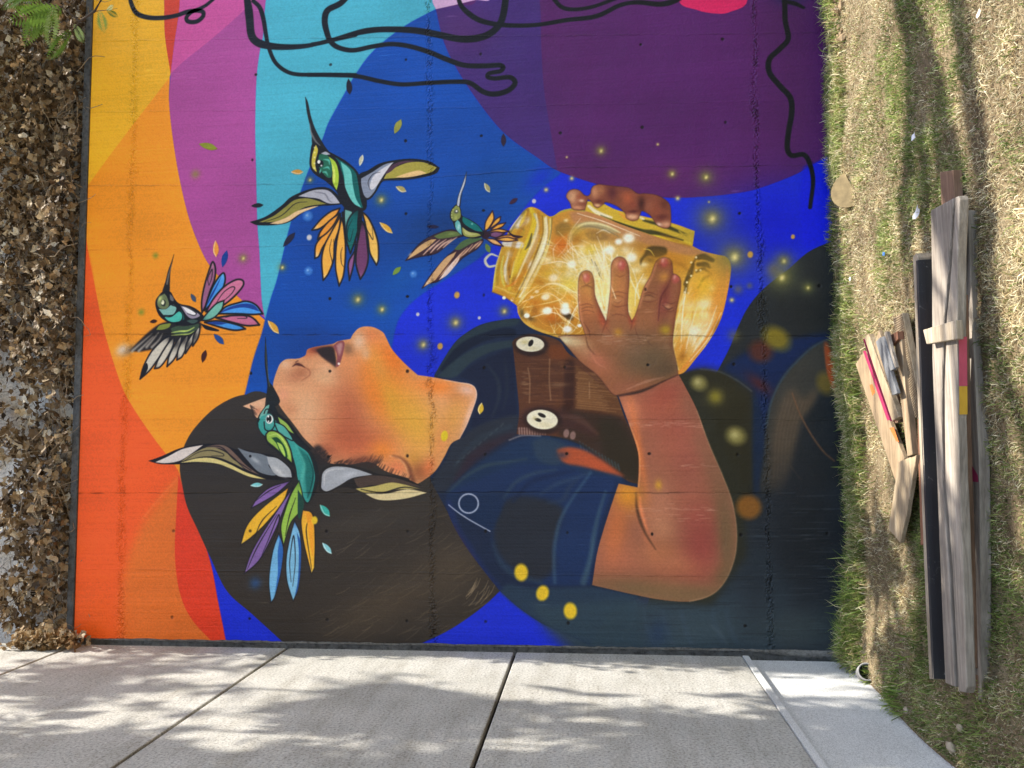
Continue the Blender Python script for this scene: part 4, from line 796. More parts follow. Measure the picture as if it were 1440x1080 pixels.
fill(D5('190,1000c 205,900 205,800 215,730c 230,790 217,900'), (46, 104, 188)); fill(D5('285,1010c 300,930 305,800 295,700c 315,760 312,890 300,975'), (40, 92, 170))
for t in ('90,740c 130,650 200,580c', '60,880c 110,770 200,620c', '130,810c 160,740 210,620 200,700 150,800', '100,555c 160,510 220,480c', '240,720c 262,620 290,540c', '268,940c 262,840 280,720 288,840 276,960', '350,640c 340,700 366,880c'): stroke(D5(t), [.6, 1.6, .6], INK, .95)
fill(D5('340,610c 365,615 376,680 372,820 350,700'), (240, 160, 42), a=.9)
fill(D5('300,500c 330,560 310,640 300,620'), (30, 70, 60))

for key, nm in (('a', 'bird_a_wing'), ('a', 'bird_a_wing2'), ('d', 'bird_d_wing'), ('d', 'bird_d_wing2')): BIRDPARTS[key].append(('painted_wing', OUTLINES[nm]))
BIRDPARTS['b'].append(('painted_wing', B('430,600c 340,630 260,690 190,755 120,830c 200,835 200,1042c 290,980 420,940 560,840 640,740 655,610')))
BIRDPARTS['c'] += [('painted_wing', C('110,737c 170,660 240,590 330,540 440,505 510,515 548,547 480,572 400,640 340,682 250,702 180,716')), ('painted_wing', C('235,947c 300,850 400,730 480,660 560,590 695,575 660,640 600,680 540,720 470,790 400,860 350,897 290,912'))]

# ---- black vine lines along the upper border
INKV = (14, 16, 22)
V = tf(580, 0, 2.4); V2 = tf(130, 0, 3.892); V3 = tf(440, 0, 4.8)
VINES = [(V2('200,-60 210,10 240,70 300,95 380,98 460,85 530,62 600,62 605,90 570,118 525,118 515,95 545,65 620,30 700,-40'), [6, 7.5, 7, 6.5, 7, 6, 5]),
         (V2('840,-40 852,30 860,100 870,190 900,230 960,250 1060,258 1180,250 1290,225 1440,190'), [9, 13, 12, 12, 9, 6, 7]),
         (V2('880,5 915,40 935,100 950,190 965,260 1000,340 1060,390 1130,408 1300,408 1440,410'), [6, 7, 6, 6, 6, 5.5]),
         (V3('-5,300 80,285 200,250 330,215 450,200 600,200 720,210 850,235 980,262 1080,262 1170,240 1240,190 1280,120 1300,0 1300,-60'), [6, 6, 9, 9, 10, 10, 11, 10, 10, 9]),
         (V3('260,-60 190,20 100,70 80,140 95,220 120,280 170,320 270,340 400,315 520,298 640,310 780,350 900,400 1020,440 1150,445 1260,440 1285,455 1265,480 1190,495 1180,520 1230,530 1330,522 1365,560 1320,610 1230,635 1150,620 1060,560 960,552 780,560 600,570 450,548 300,515 150,508 -30,505'), [9, 10, 8, 7, 7, 7.5, 7.5, 6.5, 6, 7, 8, 7, 6.5, 6.5, 6]),
         (V('150,-30 165,20 210,60 260,78 330,86 420,84 520,68 620,55 700,18 760,8 840,14 900,-5 960,-60'), [5, 8, 7, 6, 7, 6, 8, 7]),
         (V('450,-60 480,0 520,30 600,25 700,-10'), [6, 6, 5]),
         (V('1240,-60 1255,0 1258,70 1268,130 1240,165 1205,200 1205,245 1240,290 1275,330 1280,380 1270,440 1265,500 1280,525 1320,522 1340,550 1352,610 1342,700'), [7, 7, 7.5, 7.5, 7.5, 7, 6.5, 5]),
         (V('1256,5 1290,12 1320,26'), [5, 6, 4])]
for p, w in VINES: stroke(p, w, INKV, 1, .3, n=6)

# ---- fireflies, petals
FLIES = [(845, 212, 9, 1), (797, 221, 2, 0), (925, 203, 2.4, 0), (945, 244.5, 8, 1), (992.5, 249, 8, 1), (804, 251, 4, 0), (768, 267, 4, 0), (751, 283, 3, 2), (953, 279, 4, 0), (997, 284, 2, 0),
         (1001, 307, 16, 1), (1032, 361, 18, 1), (1055, 358, 4.2, 3), (1102, 367, 9, 1), (1115, 333, 3, 3), (1099, 390, 13, 1), (1087, 379, 11, 4), (1054, 402, 5, 4), (1029, 422, 4, 0), (1038, 407, 8, 4), (1136, 404.5, 6, 1), (1032, 472, 10, 4),
         (642.6, 415, 4.5, 3), (581.5, 385.5, 5, 5), (640.5, 453.5, 12, 1), (595, 484.5, 11, 1), (587.5, 442, 2.5, 2), (709, 437.5, 9, 1), (674, 447, 2.2, 2), (503, 421, 11, 1), (537, 435, 9, 1),
         (436, 253, 6, 1), (536, 281, 10, 1), (433, 304, 7, 5), (435, 334, 4, 2), (434, 381, 6, 5), (397, 376, 7, 1), (342, 363, 8, 1), (219, 359.5, 4.5, 6), (199, 439, 5, 6), (275, 245, 7, 7),
         (1006, 558, 13, 4), (1035, 613, 13, 8), (983, 539, 11, 8), (1053, 713, 16, 9), (733, 805, 10.5, 10), (763, 834, 9.5, 10), (802, 859, 10, 10), (442.5, 731.5, 5, 10), (619, 487, 4.4, 3), (547, 323, 2, 0)]
for x, y, r, k in FLIES:
    if k == 1:
        if x > 960: r = r * 1.15; blob(x, y, r * 1.7, r * 1.7, 0, (104, 108, 76), .38)
        blob(x, y, r * 1.1, r * 1.1, 0, (112, 116, 66), .5); blob(x, y, r * .6, r * .6, 0, (146, 138, 62), .65); blob(x + r * .05, y + r * .05, r * .24, r * .30, 20, (240, 226, 150), .9)
    elif k == 0: blob(x, y, r, r, 0, (176, 164, 96), .8); blob(x, y, r * .45, r * .45, 0, (236, 222, 150), .9)
    elif k == 2: blob(x, y, r, r * 1.1, 0, (204, 200, 206), .95, .4)
    elif k == 3: blob(x, y, r * .9, r * 1.1, 10, (206, 158, 66), .95, .5)
    elif k == 4: blob(x, y, r * .9, r * .9, 0, (120, 112, 60), .55)
    elif k == 5: blob(x, y, r, r, 0, (66, 124, 206), .9, .25); blob(x - 1, y - 1, r * .3, r * .3, 0, (160, 196, 236), .7)
    elif k == 6: blob(x, y, r, r, 0, (106, 140, 40), .75)
    elif k == 7: blob(x, y, r, r, 0, (138, 124, 70), .8)
    elif k == 8: blob(x, y, r, r * .9, 20, (150, 142, 76), .75, .2); blob(x - 2, y - 2, r * .5, r * .5, 0, (190, 182, 120), .8)
    elif k == 9: blob(x, y, r, r, 0, (150, 96, 34), .85, .45)
    elif k == 10: blob(x, y, r * .9, r * 1.12, 20 if abs(x - 763) < 2 else 0, (232, 196, 44), 1, .6)
blob(1006, 558, 9, 9, 0, (150, 140, 40), .7)
LEAVES = [(559.5, 178, 23, 9, -65, (152, 152, 66)), (508, 225.5, 17, 6, -75, (196, 196, 170)), (418, 242, 18, 7, 0, (206, 152, 60)), (564, 266, 17, 8, 25, (168, 154, 96)), (543, 320.5, 25, 8, 40, (226, 172, 56)), (558, 381, 17, 7, -45, (112, 142, 56)),
          (406.6, 337, 27, 8, -50, (32, 28, 54)), (362, 289, 18, 6, -5, (26, 26, 34)), (609, 319, 18, 5, 0, (28, 22, 60)), (491, 122, 23, 8, 85, (26, 22, 40)), (685, 264, 16, 7, 60, (158, 152, 104)), (722, 283, 15, 6, -35, (58, 32, 58)), (686, 349, 15, 7, 65, (98, 126, 60)),
          (708, 197, 19, 7, 90, (44, 28, 52)), (303.5, 350, 24, 8, 88, (232, 152, 58)), (316, 364, 25, 8, -75, (20, 60, 146)), (272, 419, 14, 6, 60, (60, 80, 110)), (216, 452, 11, 5, -10, (54, 26, 12)), (308, 477, 21, 8, 45, (34, 74, 150)), (287, 501, 19, 7, -75, (62, 24, 16)),
          (384.6, 460, 25, 9, 50, (222, 164, 56)), (293, 206, 28, 9, 15, (132, 142, 38)), (361, 682, 18, 6, -5, (124, 206, 214)), (457, 718, 22, 9, 50, (62, 184, 172)), (460, 771, 21, 7, 50, (134, 204, 218)), (676, 574.5, 17, 8, 100, (206, 172, 50)), (357, 300, 0.1, 0.1, 0, (0, 0, 0))][:-1]
for x, y, L, W, an, c in LEAVES: leaf(x, y, L, W, an, c, 1, (255, 255, 255) if sum(c) > 400 else None)

# ---- brush grain, tie holes, formwork seams; relief picture
HOLES = [(571, 84), (676, 76), (465, 91), (360, 105), (901, 62.5), (1016, 55), (788, 187), (903, 179), (1020, 172), (677, 191), (570.5, 198), (571, 300.5), (680, 296), (573, 417), (680.5, 415), (907.6, 407), (1028, 403), (464, 522), (573, 522), (462, 642), (573, 641),
         (681, 517), (794, 516), (682.5, 639), (797, 638), (911, 513), (1032, 512), (913, 638), (1037, 639), (352, 746.5), (459, 747), (573, 747), (683, 747), (798, 749), (917, 751), (1042, 752), (351, 870), (460, 871), (572, 873), (683, 874), (799, 876), (1048, 880),
         (244, 746.5), (242, 868), (249, 456), (353, 525), (1163, 750), (1152, 402), (355, 225), (464, 420), (1170, 505), (1040, 300)]
for x, y in HOLES:
    f = .4 if x < 300 else rs.uniform(.55, .95)
    blob(x, y, rs.uniform(1.6, 2.5), rs.uniform(1.8, 2.6), 0, (14, 12, 14), f, .45)
    px, py = PM(np.array([[x, y]], float))[0]
    X = np.arange(TW)[None, :]; Y = np.arange(TH)[:, None]
    i0, i1, j0, j1 = int(py) - 8, int(py) + 9, int(px) - 8, int(px) + 9
    if i0 > 0 and j0 > 0 and i1 < TH and j1 < TW:
        HGT[i0:i1, j0:j1] -= 1.2 * np.exp(-((X[:, j0:j1] - px) ** 2 + (Y[i0:i1] - py) ** 2) / 8.0)
g1 = noise(TH, TW, 1.7, 60, 3) - .5; g2 = noise(TH, TW, 3.5, 150, 4) - .5; g3 = noise(TH, TW, 90, 120, 5) - .5; g4 = noise(TH, TW, 2, 2, 6) - .5; g5 = noise(TH, TW, 30, 200, 8) - .5
lum = IMG.mean(2, keepdims=True)
IMG *= 1 + (.03 * g1 + .03 * g2 + .09 * g3 + .09 * g4 + .05 * g5)[..., None]
scratch_sheen = noise(TH, TW, 1.4, 34, 11) * noise(TH, TW, 40, 130, 12)
IMG += (np.clip(scratch_sheen - .80, 0, 1) * 1.0)[..., None] * np.array((.8, .8, .78))  # sheen on fine scratches, put into the colour as pale streaks
HGT += .22 * g1 + .35 * g2 + .35 * g4 + 1.0 * g5 + .8 * g3
def seam(pts, wid, amp, seed, rough=2.5, dk=.42):
    """a ragged mortar seam running down the picture"""
    c = PM(np.array(pts, float))
    r0, r1 = max(0, int(c[0, 1])), min(TH, int(c[-1, 1]))
    rows = np.arange(r0, r1)
    xc = np.interp(rows, c[:, 1], c[:, 0]) + (noise(len(rows), 4, 40, 4, seed)[:, 0] - .5) * 6
    X = np.arange(TW)[None, :]
    W = wid * TK * (.5 + noise(len(rows), 4, 70, 4, seed + 1)[:, :1])
    env = np.exp(-((X - xc[:, None]) / W) ** 2)
    n = noise(len(rows), TW, rough, rough, seed + 2) - .45; n2 = noise(len(rows), TW, 9, 6, seed + 3)
    HGT[r0:r1] += env * n * amp * (.3 + n2) * 2
    dark = np.clip(env * (n2 * noise(len(rows), TW, 3, 2.5, seed + 4) - .26) * 3.2, 0, .8)
    IMG[r0:r1] *= (1 - dk * dark)[..., None]
seam([(196, -300), (188, 120), (182, 420), (172, 640), (168, 935)], 6, 2.6, 20, dk=.05)
seam([(600, -300), (603, 100), (606, 470), (609, 935)], 5, 3.0, 30, dk=.26)
seam([(1052, -300), (1062, 160), (1075, 560), (1085, 935)], 4.5, 3.0, 40, dk=.36)
def lift(pts, amp, dk, seed, x0=0, x1=1e9):
    """a thin board line running across the picture"""
    c = PM(np.array(pts, float))
    cols = np.arange(max(0, int(c[0, 0])), min(TW, int(c[-1, 0])))
    yc = np.interp(cols, c[:, 0], c[:, 1]) + (noise(4, len(cols), 4, 30, seed)[0] - .5) * 2
    st = noise(4, len(cols), 4, 25, seed + 1)[0]
    for d in range(-4, 5):
        r = np.clip((yc + d).astype(int), 0, TH - 1)
        k = math.exp(-(d / 1.2) ** 2)
        HGT[r, cols] += amp * k * (.4 + st)
        IMG[r, cols] *= (1 - dk * k * np.clip(st * 1.6 - .3, 0, 1))[:, None]
lift([(120, 58), (380, 54), (760, 50), (1150, 46)], 1.0, .10, 50)
lift([(115, 262), (500, 258), (780, 236), (1160, 232)], 1.1, .14, 52)
lift([(112, 352), (560, 342), (800, 344)], .8, .06, 54)
lift([(105, 470), (380, 471), (800, 471), (1190, 474)], -1.2, .26, 56)
lift([(100, 694), (560, 693), (900, 693), (1090, 694)], -1.3, .34, 58)
lift([(120, 158), (600, 152), (1160, 140)], .7, .05, 60)
lift([(100, 590), (600, 588), (1170, 590)], .7, .05, 62)
lift([(100, 800), (600, 806), (1170, 812)], .8, .08, 64)
np.clip(IMG, 0, 1, out=IMG)
# ---------------------------------------------------------------- helpers
R = random.Random(11)
def tag(o, label=None, cat=None, group=None, kind=None):
    for k, v in (('label', label), ('category', cat), ('group', group), ('kind', kind)):
        if v: o[k] = v
    return o
def link(name, me, mat=None, parent=None, loc=(0, 0, 0)):
    o = bpy.data.objects.new(name, me); COL.objects.link(o); o.location = loc
    if mat is not None and me is not None and not me.materials: me.materials.append(mat)
    if parent is not None: o.parent = parent
    return o
def empty(name, loc=(0, 0, 0)): return link(name, None, loc=loc)
def pydata(name, v, f, smooth=False):
    me = bpy.data.meshes.new(name); me.from_pydata([tuple(map(float, p)) for p in v], [], f); me.update()
    if smooth: me.polygons.foreach_set('use_smooth', [True] * len(me.polygons))
    return me
def bm_mesh(name, bm, smooth=False):
    me = bpy.data.meshes.new(name); bm.to_mesh(me); bm.free()
    if smooth: me.polygons.foreach_set('use_smooth', [True] * len(me.polygons))
    return me
def box_bm(x0, x1, y0, y1, z0, z1, bev=0.0, seg=2, cuts=0, jitter=0.0, seed=0):
    bm = bmesh.new(); bmesh.ops.create_cube(bm, size=1)
    bmesh.ops.scale(bm, vec=(x1 - x0, y1 - y0, z1 - z0), verts=bm.verts)
    bmesh.ops.translate(bm, vec=((x0 + x1) / 2, (y0 + y1) / 2, (z0 + z1) / 2), verts=bm.verts)
    if bev: bmesh.ops.bevel(bm, geom=list(bm.edges), offset=bev, segments=seg, profile=.5, affect='EDGES')
    return bm
def tube(bm, pts, rad, sides=6):
    pts = [Vector(p) for p in pts]; rings = []
    n = len(pts)
    for i, p in enumerate(pts):
        d = (pts[min(i + 1, n - 1)] - pts[max(i - 1, 0)]).normalized()
        a = d.orthogonal().normalized(); c = d.cross(a)
        r_ = rad[i] if hasattr(rad, '__len__') else rad
        rings.append([bm.verts.new(p + (a * math.cos(t) + c * math.sin(t)) * r_) for t in [2 * math.pi * k / sides for k in range(sides)]])
    for i in range(n - 1):
        for k in range(sides):
            bm.faces.new((rings[i][k], rings[i][(k + 1) % sides], rings[i + 1][(k + 1) % sides], rings[i + 1][k]))
    if sides > 2:
        bm.faces.new(rings[0][::-1]); bm.faces.new(rings[-1])
def srgb(c): return tuple((x / 255 / 12.92 if x / 255 <= .04045 else ((x / 255 + .055) / 1.055) ** 2.4) for x in c)

class NT:
    """a little node-tree builder"""
    def __init__(s, name):
        s.m = bpy.data.materials.new(name); s.m.use_nodes = True; s.t = s.m.node_tree
        s.b = s.t.nodes['Principled BSDF']
    def n(s, typ, **kw):
        nd = s.t.nodes.new('ShaderNode' + typ)
        for k, v in kw.items():
            if k.startswith('i_'):
                key = k[2:]; key = int(key) if key.isdigit() else key.replace('_', ' ')
                nd.inputs[key].default_value = v
            else: setattr(nd, k, v)
        return nd
    def l(s, a, b): s.t.links.new(a, b)
    def noise(s, vec, scale, detail=4, rough=.6, dist=0):
        nd = s.n('TexNoise', i_Scale=scale, i_Detail=detail, i_Roughness=rough, i_Distortion=dist)
        if vec is not None: s.l(vec, nd.inputs['Vector'])
        return nd.outputs['Fac']
    def ramp(s, fac, stops):
        nd = s.n('ValToRGB'); el = nd.color_ramp.elements
        while len(el) < len(stops): el.new(.5)
        for e, (p, c) in zip(el, stops): e.position = p; e.color = (*c, 1)
        s.l(fac, nd.inputs[0]); return nd.outputs[0]
    def mix(s, fac, a, b, mode='MIX'):
        nd = s.n('MixRGB', blend_type=mode)
        for i, v in ((0, fac), (1, a), (2, b)):
            if hasattr(v, 'is_output') or hasattr(v, 'links'): s.l(v, nd.inputs[i])
            else: nd.inputs[i].default_value = v if i == 0 else (*v, 1) if len(v) == 3 else v
        return nd.outputs[0]
    def math(s, op, a, b=0.0):
        nd = s.n('Math', operation=op)
        for i, v in ((0, a), (1, b)):
            if hasattr(v, 'links'): s.l(v, nd.inputs[i])
            else: nd.inputs[i].default_value = v
        return nd.outputs[0]
    def map(s, scale=(1, 1, 1), kind='Object'):
        tc = s.n('TexCoord'); mp = s.n('Mapping'); mp.inputs['Scale'].default_value = scale
        s.l(tc.outputs[kind], mp.inputs['Vector']); return mp.outputs[0]
    def bump(s, h, strength=.5, dist=.01, prev=None):
        nd = s.n('Bump', i_Strength=strength, i_Distance=dist); s.l(h, nd.inputs['Height'])
        if prev is not None: s.l(prev, nd.inputs['Normal'])
        return nd.outputs[0]
    def out(s, col=None, rough=.8, normal=None, spec=.5):
        if col is not None:
            if hasattr(col, 'links'): s.l(col, s.b.inputs['Base Color'])
            else: s.b.inputs['Base Color'].default_value = (*col, 1)
        if hasattr(rough, 'links'): s.l(rough, s.b.inputs['Roughness'])
        else: s.b.inputs['Roughness'].default_value = rough
        s.b.inputs['Specular IOR Level'].default_value = spec
        if normal is not None: s.l(normal, s.b.inputs['Normal'])
        return s.m

# ---------------------------------------------------------------- materials
def mural_material():
    k = NT('mural_paint')
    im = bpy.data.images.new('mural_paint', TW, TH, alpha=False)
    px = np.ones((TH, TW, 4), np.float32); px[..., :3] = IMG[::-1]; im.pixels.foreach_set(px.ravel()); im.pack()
    ih = bpy.data.images.new('mural_relief', TW, TH, alpha=False, float_buffer=True); ih.colorspace_settings.name = 'Non-Color'
    hb = np.clip(HGT[::-1] / 12 + .5, 0, 1); px[..., :3] = hb[..., None]; ih.pixels.foreach_set(px.ravel()); ih.pack()
    uv = k.n('UVMap', uv_map='wall')
    ti = k.n('TexImage', image=im, extension='EXTEND', interpolation='Cubic'); th_ = k.n('TexImage', image=ih, extension='EXTEND')
    k.l(uv.outputs[0], ti.inputs[0]); k.l(uv.outputs[0], th_.inputs[0])
    obj = k.map((1, 1, 1))
    big = k.noise(obj, 2.2, 3, .55); fine = k.noise(obj, 160, 3, .6)
    col = k.mix(1.0, ti.outputs[0], PAINT_GAIN, 'MULTIPLY')
    col.node.use_clamp = True
    nb = k.bump(big, .35, .05); nb = k.bump(th_.outputs[0], .8, .045, nb); nb = k.bump(fine, .12, .002, nb)
    rg = k.math('ADD', k.math('MULTIPLY', k.noise(obj, 9, 4, .7), .25), .36)
    return k.out(col, rg, nb, .2)

def concrete(name, a, b, scale=120, bump=.5, dist=.006, stain=.35):
    k = NT(name); o = k.map()
    base = k.ramp(k.noise(o, 3.0, 6, .65), [(.3, a), (.7, b)])
    sp = k.ramp(k.noise(o, scale, 4, .7), [(.34, (.38,) * 3), (.47, (.95,) * 3), (.64, (1.3,) * 3)])
    c = k.mix(.8, base, sp, 'MULTIPLY')
    st = k.ramp(k.noise(k.map((.6, .6, 4)), 2.0, 5, .7), [(.45, (1, 1, 1)), (.75, (.72, .70, .66))])
    c = k.mix(stain, c, st, 'MULTIPLY')
    n = k.bump(k.noise(o, scale * 1.5, 5, .75), bump, dist); n = k.bump(k.noise(o, 14, 3, .5), .25, .01, n)
    return k.out(c, .92, n, .25)

def wood(name, a, b, c=None, along=(1.6, 34, 34), bump=.35, rough=.85, cracks=.5):
    k = NT(name); o = k.map(along)
    rnd = k.n('ObjectInfo').outputs['Random']
    off = k.n('VectorMath', operation='ADD'); k.l(o, off.inputs[0])
    cmb = k.n('CombineXYZ'); k.l(k.math('MULTIPLY', rnd, 37.0), cmb.inputs[0]); k.l(cmb.outputs[0], off.inputs[1]); v = off.outputs[0]
    g = k.noise(v, 1.6, 7, .62, .6)
    col = k.ramp(g, [(.28, a), (.52, b), (.75, c or b)])
    fine = k.noise(v, 7.0, 4, .6)
    col = k.mix(.45, col, k.ramp(fine, [(.3, (.55,) * 3), (.62, (1.1,) * 3)]), 'MULTIPLY')
    cr = k.ramp(k.noise(k.map((.7, 60, 60)), 1.0, 3, .5), [(.30, (.12,) * 3), (.36, (1,) * 3)])
    col = k.mix(cracks, col, cr, 'MULTIPLY')
    blot = k.ramp(k.noise(k.map((3, 3, 3)), 2.0, 4, .6), [(.35, (.7, .68, .66)), (.65, (1.1, 1.08, 1.05))])
    col = k.mix(.7, col, blot, 'MULTIPLY')
    n = k.bump(g, bump, .006); n = k.bump(fine, bump, .002, n)
    return k.out(col, rough, n, .3)

def vcol_material(name, rough=.8, trans=.0, attr='tint', spec=.3):
    k = NT(name); at = k.n('Attribute', attribute_name=attr)
    k.l(at.outputs['Color'], k.b.inputs['Base Color']); k.b.inputs['Roughness'].default_value = rough; k.b.inputs['Specular IOR Level'].default_value = spec
    if trans:
        tr = k.n('BsdfTranslucent'); k.l(at.outputs['Color'], tr.inputs[0]); mx = k.n('MixShader', i_0=trans)
        k.l(k.b.outputs[0], mx.inputs[1]); k.l(tr.outputs[0], mx.inputs[2]); k.l(mx.outputs[0], k.t.nodes['Material Output'].inputs[0])
    return k.m
def leaf_material(name, stops, trans=.25, rough=.7):
    k = NT(name); rnd = k.n('ObjectInfo').outputs['Random']
    c = k.ramp(rnd, stops); c = k.mix(.6, c, k.ramp(k.noise(k.map((1, 1, 1)), 60, 3, .6), [(.3, (.6, .55, .5)), (.7, (1.15, 1.1, 1.05))]), 'MULTIPLY')
    k.l(c, k.b.inputs['Base Color']); k.b.inputs['Roughness'].default_value = rough; k.b.inputs['Specular IOR Level'].default_value = .3
    tr = k.n('BsdfTranslucent'); k.l(c, tr.inputs[0]); mx = k.n('MixShader', i_0=trans)
    k.l(k.b.outputs[0], mx.inputs[1]); k.l(tr.outputs[0], mx.inputs[2]); k.l(mx.outputs[0], k.t.nodes['Material Output'].inputs[0])
    return k.m
def plain(name, col, rough=.6, spec=.4, var=.25, scale=20):
    k = NT(name); o = k.map()
    c = k.mix(var, col, k.ramp(k.noise(o, scale, 4, .6), [(.3, (.5,) * 3), (.7, (1.2,) * 3)]), 'MULTIPLY')
    return k.out(c, rough, k.bump(k.noise(o, scale * 3, 3, .6), .2, .003), spec)

M_MURAL = mural_material()
M_SIDE = concrete('rough_cast_concrete', (.43, .415, .37), (.53, .51, .46), 80, .9, .010, 1.0)
M_BASE = concrete('smooth_white_concrete', (.50, .495, .47), (.58, .575, .55), 200, .3, .003, .3)
M_EDGE = concrete('bare_wall_edge', (.20, .19, .17), (.42, .40, .36), 30, .9, .015, .7)
M_COPE = concrete('grey_coping', (.05, .052, .054), (.13, .132, .13), 45, .8, .01, .9)
M_PLASTER = concrete('white_plaster', (.66, .62, .55), (.80, .77, .71), 60, .5, .01, .5)
M_DARK = plain('dark_recess', (.035, .033, .03), .95, .1)  # near-black for joints and holes; in the pipe it stands for shade

# ---------------------------------------------------------------- the painted wall
wall = empty('mural_wall', (0, 0, 0))
tag(wall, 'tall concrete wall painted with a colourful mural of a child holding a jar of lights', 'wall')
WX0 = PAINT_X0
def uv_sheet(me):
    ul = me.uv_layers.new(name='wall')
    co = np.zeros(len(me.vertices) * 3); me.vertices.foreach_get('co', co); co = co.reshape(-1, 3)
    li = np.zeros(len(me.loops), int); me.loops.foreach_get('vertex_index', li)
    uu, vv = wall_uv(co[:, 0], co[:, 2])
    ul.data.foreach_set('uv', np.stack([uu[li], vv[li]], 1).ravel())
# body of the wall: front face set as a grid whose edge towards the side wall is a little ragged
ny, nx = 70, 90
zs = np.linspace(-.25, WALL_TOP, ny); xs = np.concatenate([[0], np.linspace(.01, WALL_X1 - WX0, nx - 1)])
V = []; Fc = []
for i, z in enumerate(zs):
    for j, x in enumerate(xs):
        V.append((WX0 + x + (R.uniform(-.004, .004) if j == 0 else 0), 0, z))
for i in range(ny - 1):
    for j in range(nx - 1):
        a = i * nx + j; Fc.append((a, a + 1, a + nx + 1, a + nx))
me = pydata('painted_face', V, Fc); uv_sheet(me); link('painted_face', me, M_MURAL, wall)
link('wall_body', bm_mesh('wall_body', box_bm(WX0 - .012, WALL_X1, .004, .074, -.25, WALL_TOP - .002)), M_EDGE, wall)
link('wall_core', bm_mesh('wall_core', box_bm(-.45, WALL_X1, .075, .35, -.25, WALL_TOP - .002)), M_EDGE, wall)

# motif sheets: each painted figure is a thin film of paint on the wall
LEVEL = [0]
def clip_rect(P):
    x0, x1, z0, z1 = WX0 + .006, WALL_X1 - .01, .0, WALL_TOP - .004
    for ax, lim, sg in ((0, x0, 1), (0, x1, -1), (1, z0, 1), (1, z1, -1)):
        out = []
        for i in range(len(P)):
            a, b_ = P[i], P[(i + 1) % len(P)]
            ia, ib = (a[ax] - lim) * sg >= 0, (b_[ax] - lim) * sg >= 0
            if ia: out.append(a)
            if ia != ib:
                t = (lim - a[ax]) / (b_[ax] - a[ax]); out.append((a[0] + t * (b_[0] - a[0]), a[1] + t * (b_[1] - a[1])))
        P = out
        if len(P) < 3: return []
    return P
def film(name, outline, parent, label=None, smooth=True):
    LEVEL[0] += 1
    c = curve(outline, True, 4) if smooth else np.array([(p[0], p[1]) for p in outline], float)
    x, z = pix_to_wall(PM(c)); P = clip_rect(list(zip(x, z)))
    if len(P) < 3: return None
    y = -.0004 - .000012 * LEVEL[0]
    bm = bmesh.new(); vs = [bm.verts.new((p[0], y, p[1])) for p in P]
    es = [bm.edges.new((vs[i], vs[(i + 1) % len(vs)])) for i in range(len(vs))]
    bmesh.ops.triangle_fill(bm, edges=es, use_beauty=True)
    if not bm.faces: bm.free(); return None
    bmesh.ops.recalc_face_normals(bm, faces=bm.faces)
    for f in bm.faces:
        if f.normal.y > 0: f.normal_flip()
    me = bm_mesh(name, bm); uv_sheet(me)
    o = link(name, me, M_MURAL, parent)
    if label: o['label'] = label
    return o
def ribbon(name, pts, w, parent):
    LEVEL[0] += 1
    c = curve(pts, False, 5); ww = np.interp(np.linspace(0, 1, len(c)), np.linspace(0, 1, len(w)), w) * .5
    t = np.gradient(c, axis=0); t /= np.linalg.norm(t, axis=1)[:, None] + 1e-9; n = np.stack([-t[:, 1], t[:, 0]], 1)
    y = -.0004 - .000012 * LEVEL[0]; V = []; Fc = []
    for q in (c + n * ww[:, None], c - n * ww[:, None]):
        x, z = pix_to_wall(PM(q)); V += [(a, y, b_) for a, b_ in zip(x, z)]
    m = len(c)
    for i in range(m - 1):
        if max(V[i][0], V[i + 1][0], V[m + i][0]) < WALL_X1 - .01: Fc.append((i, i + 1, m + i + 1, m + i))
    me = pydata(name, V, Fc); uv_sheet(me); return link(name, me, M_MURAL, parent)
def oval(x, y, rx, ry=None):
    ry = ry or rx
    return [(x + rx * math.cos(t), y + ry * math.sin(t), False) for t in [2 * math.pi * k / 10 for k in range(10)]]
for o_, lab in BANDS: film('painted_band', o_, wall, lab)
for o_, w_ in VINES: ribbon('painted_vine', o_, w_, wall)
kid = empty('painted_child'); kid.parent = wall; kid['label'] = 'painted child with dark hair, face turned up, holding the jar'
for nm, lab in (('painted_hair', 'dark brown painted hair'), ('painted_shirt', 'navy blue painted shirt'), ('painted_bib', 'brown painted bib with stitched seams'), ('painted_face', 'painted face and neck in warm orange skin tones'), ('painted_arm', 'bent painted forearm and elbow')):
    film(nm, OUTLINES[nm], kid, lab)
for x, y, rx, ry in ((745.5, 484, 21, 12), (762.5, 590, 23, 14.5)): film('painted_button', oval(x, y, rx, ry), kid)
film('painted_jar', OUTLINES['painted_jar'], wall, 'glowing golden painted jar of lights')
film('painted_hand', OUTLINES['painted_fingers'], kid, 'painted fingertips over the far side of the jar'); film('painted_hand', OUTLINES['painted_hand'], kid, 'painted hand spread over the jar')
for key, lab in (('a', 'large painted hummingbird with orange and purple tail feathers'), ('b', 'painted hummingbird with pink and blue tail on the orange band'), ('c', 'small painted hummingbird beside the jar lid'), ('d', 'teal painted hummingbird over the dark hair')):
    bird = film('painted_hummingbird', OUTLINES['bird_%s_body' % key], wall, lab)
    for kind, o_ in BIRDPARTS[key]: film(kind, o_, bird)
for x, y, r_, k_ in FLIES:
    if r_ >= 3: film('painted_firefly', oval(x, y, r_ * 1.2), wall)
for x, y, L, W_, an, c_ in LEAVES:
    c, s = math.cos(math.radians(an)), math.sin(math.radians(an))
    film('painted_petal', [(x + u * L * c - v * W_ * s, y + u * L * s + v * W_ * c, k_) for u, v, k_ in ((-.5, 0, True), (-.2, -.42, False), (.15, -.5, False), (.5, 0, True), (.2, .45, False), (-.2, .4, False))], wall)

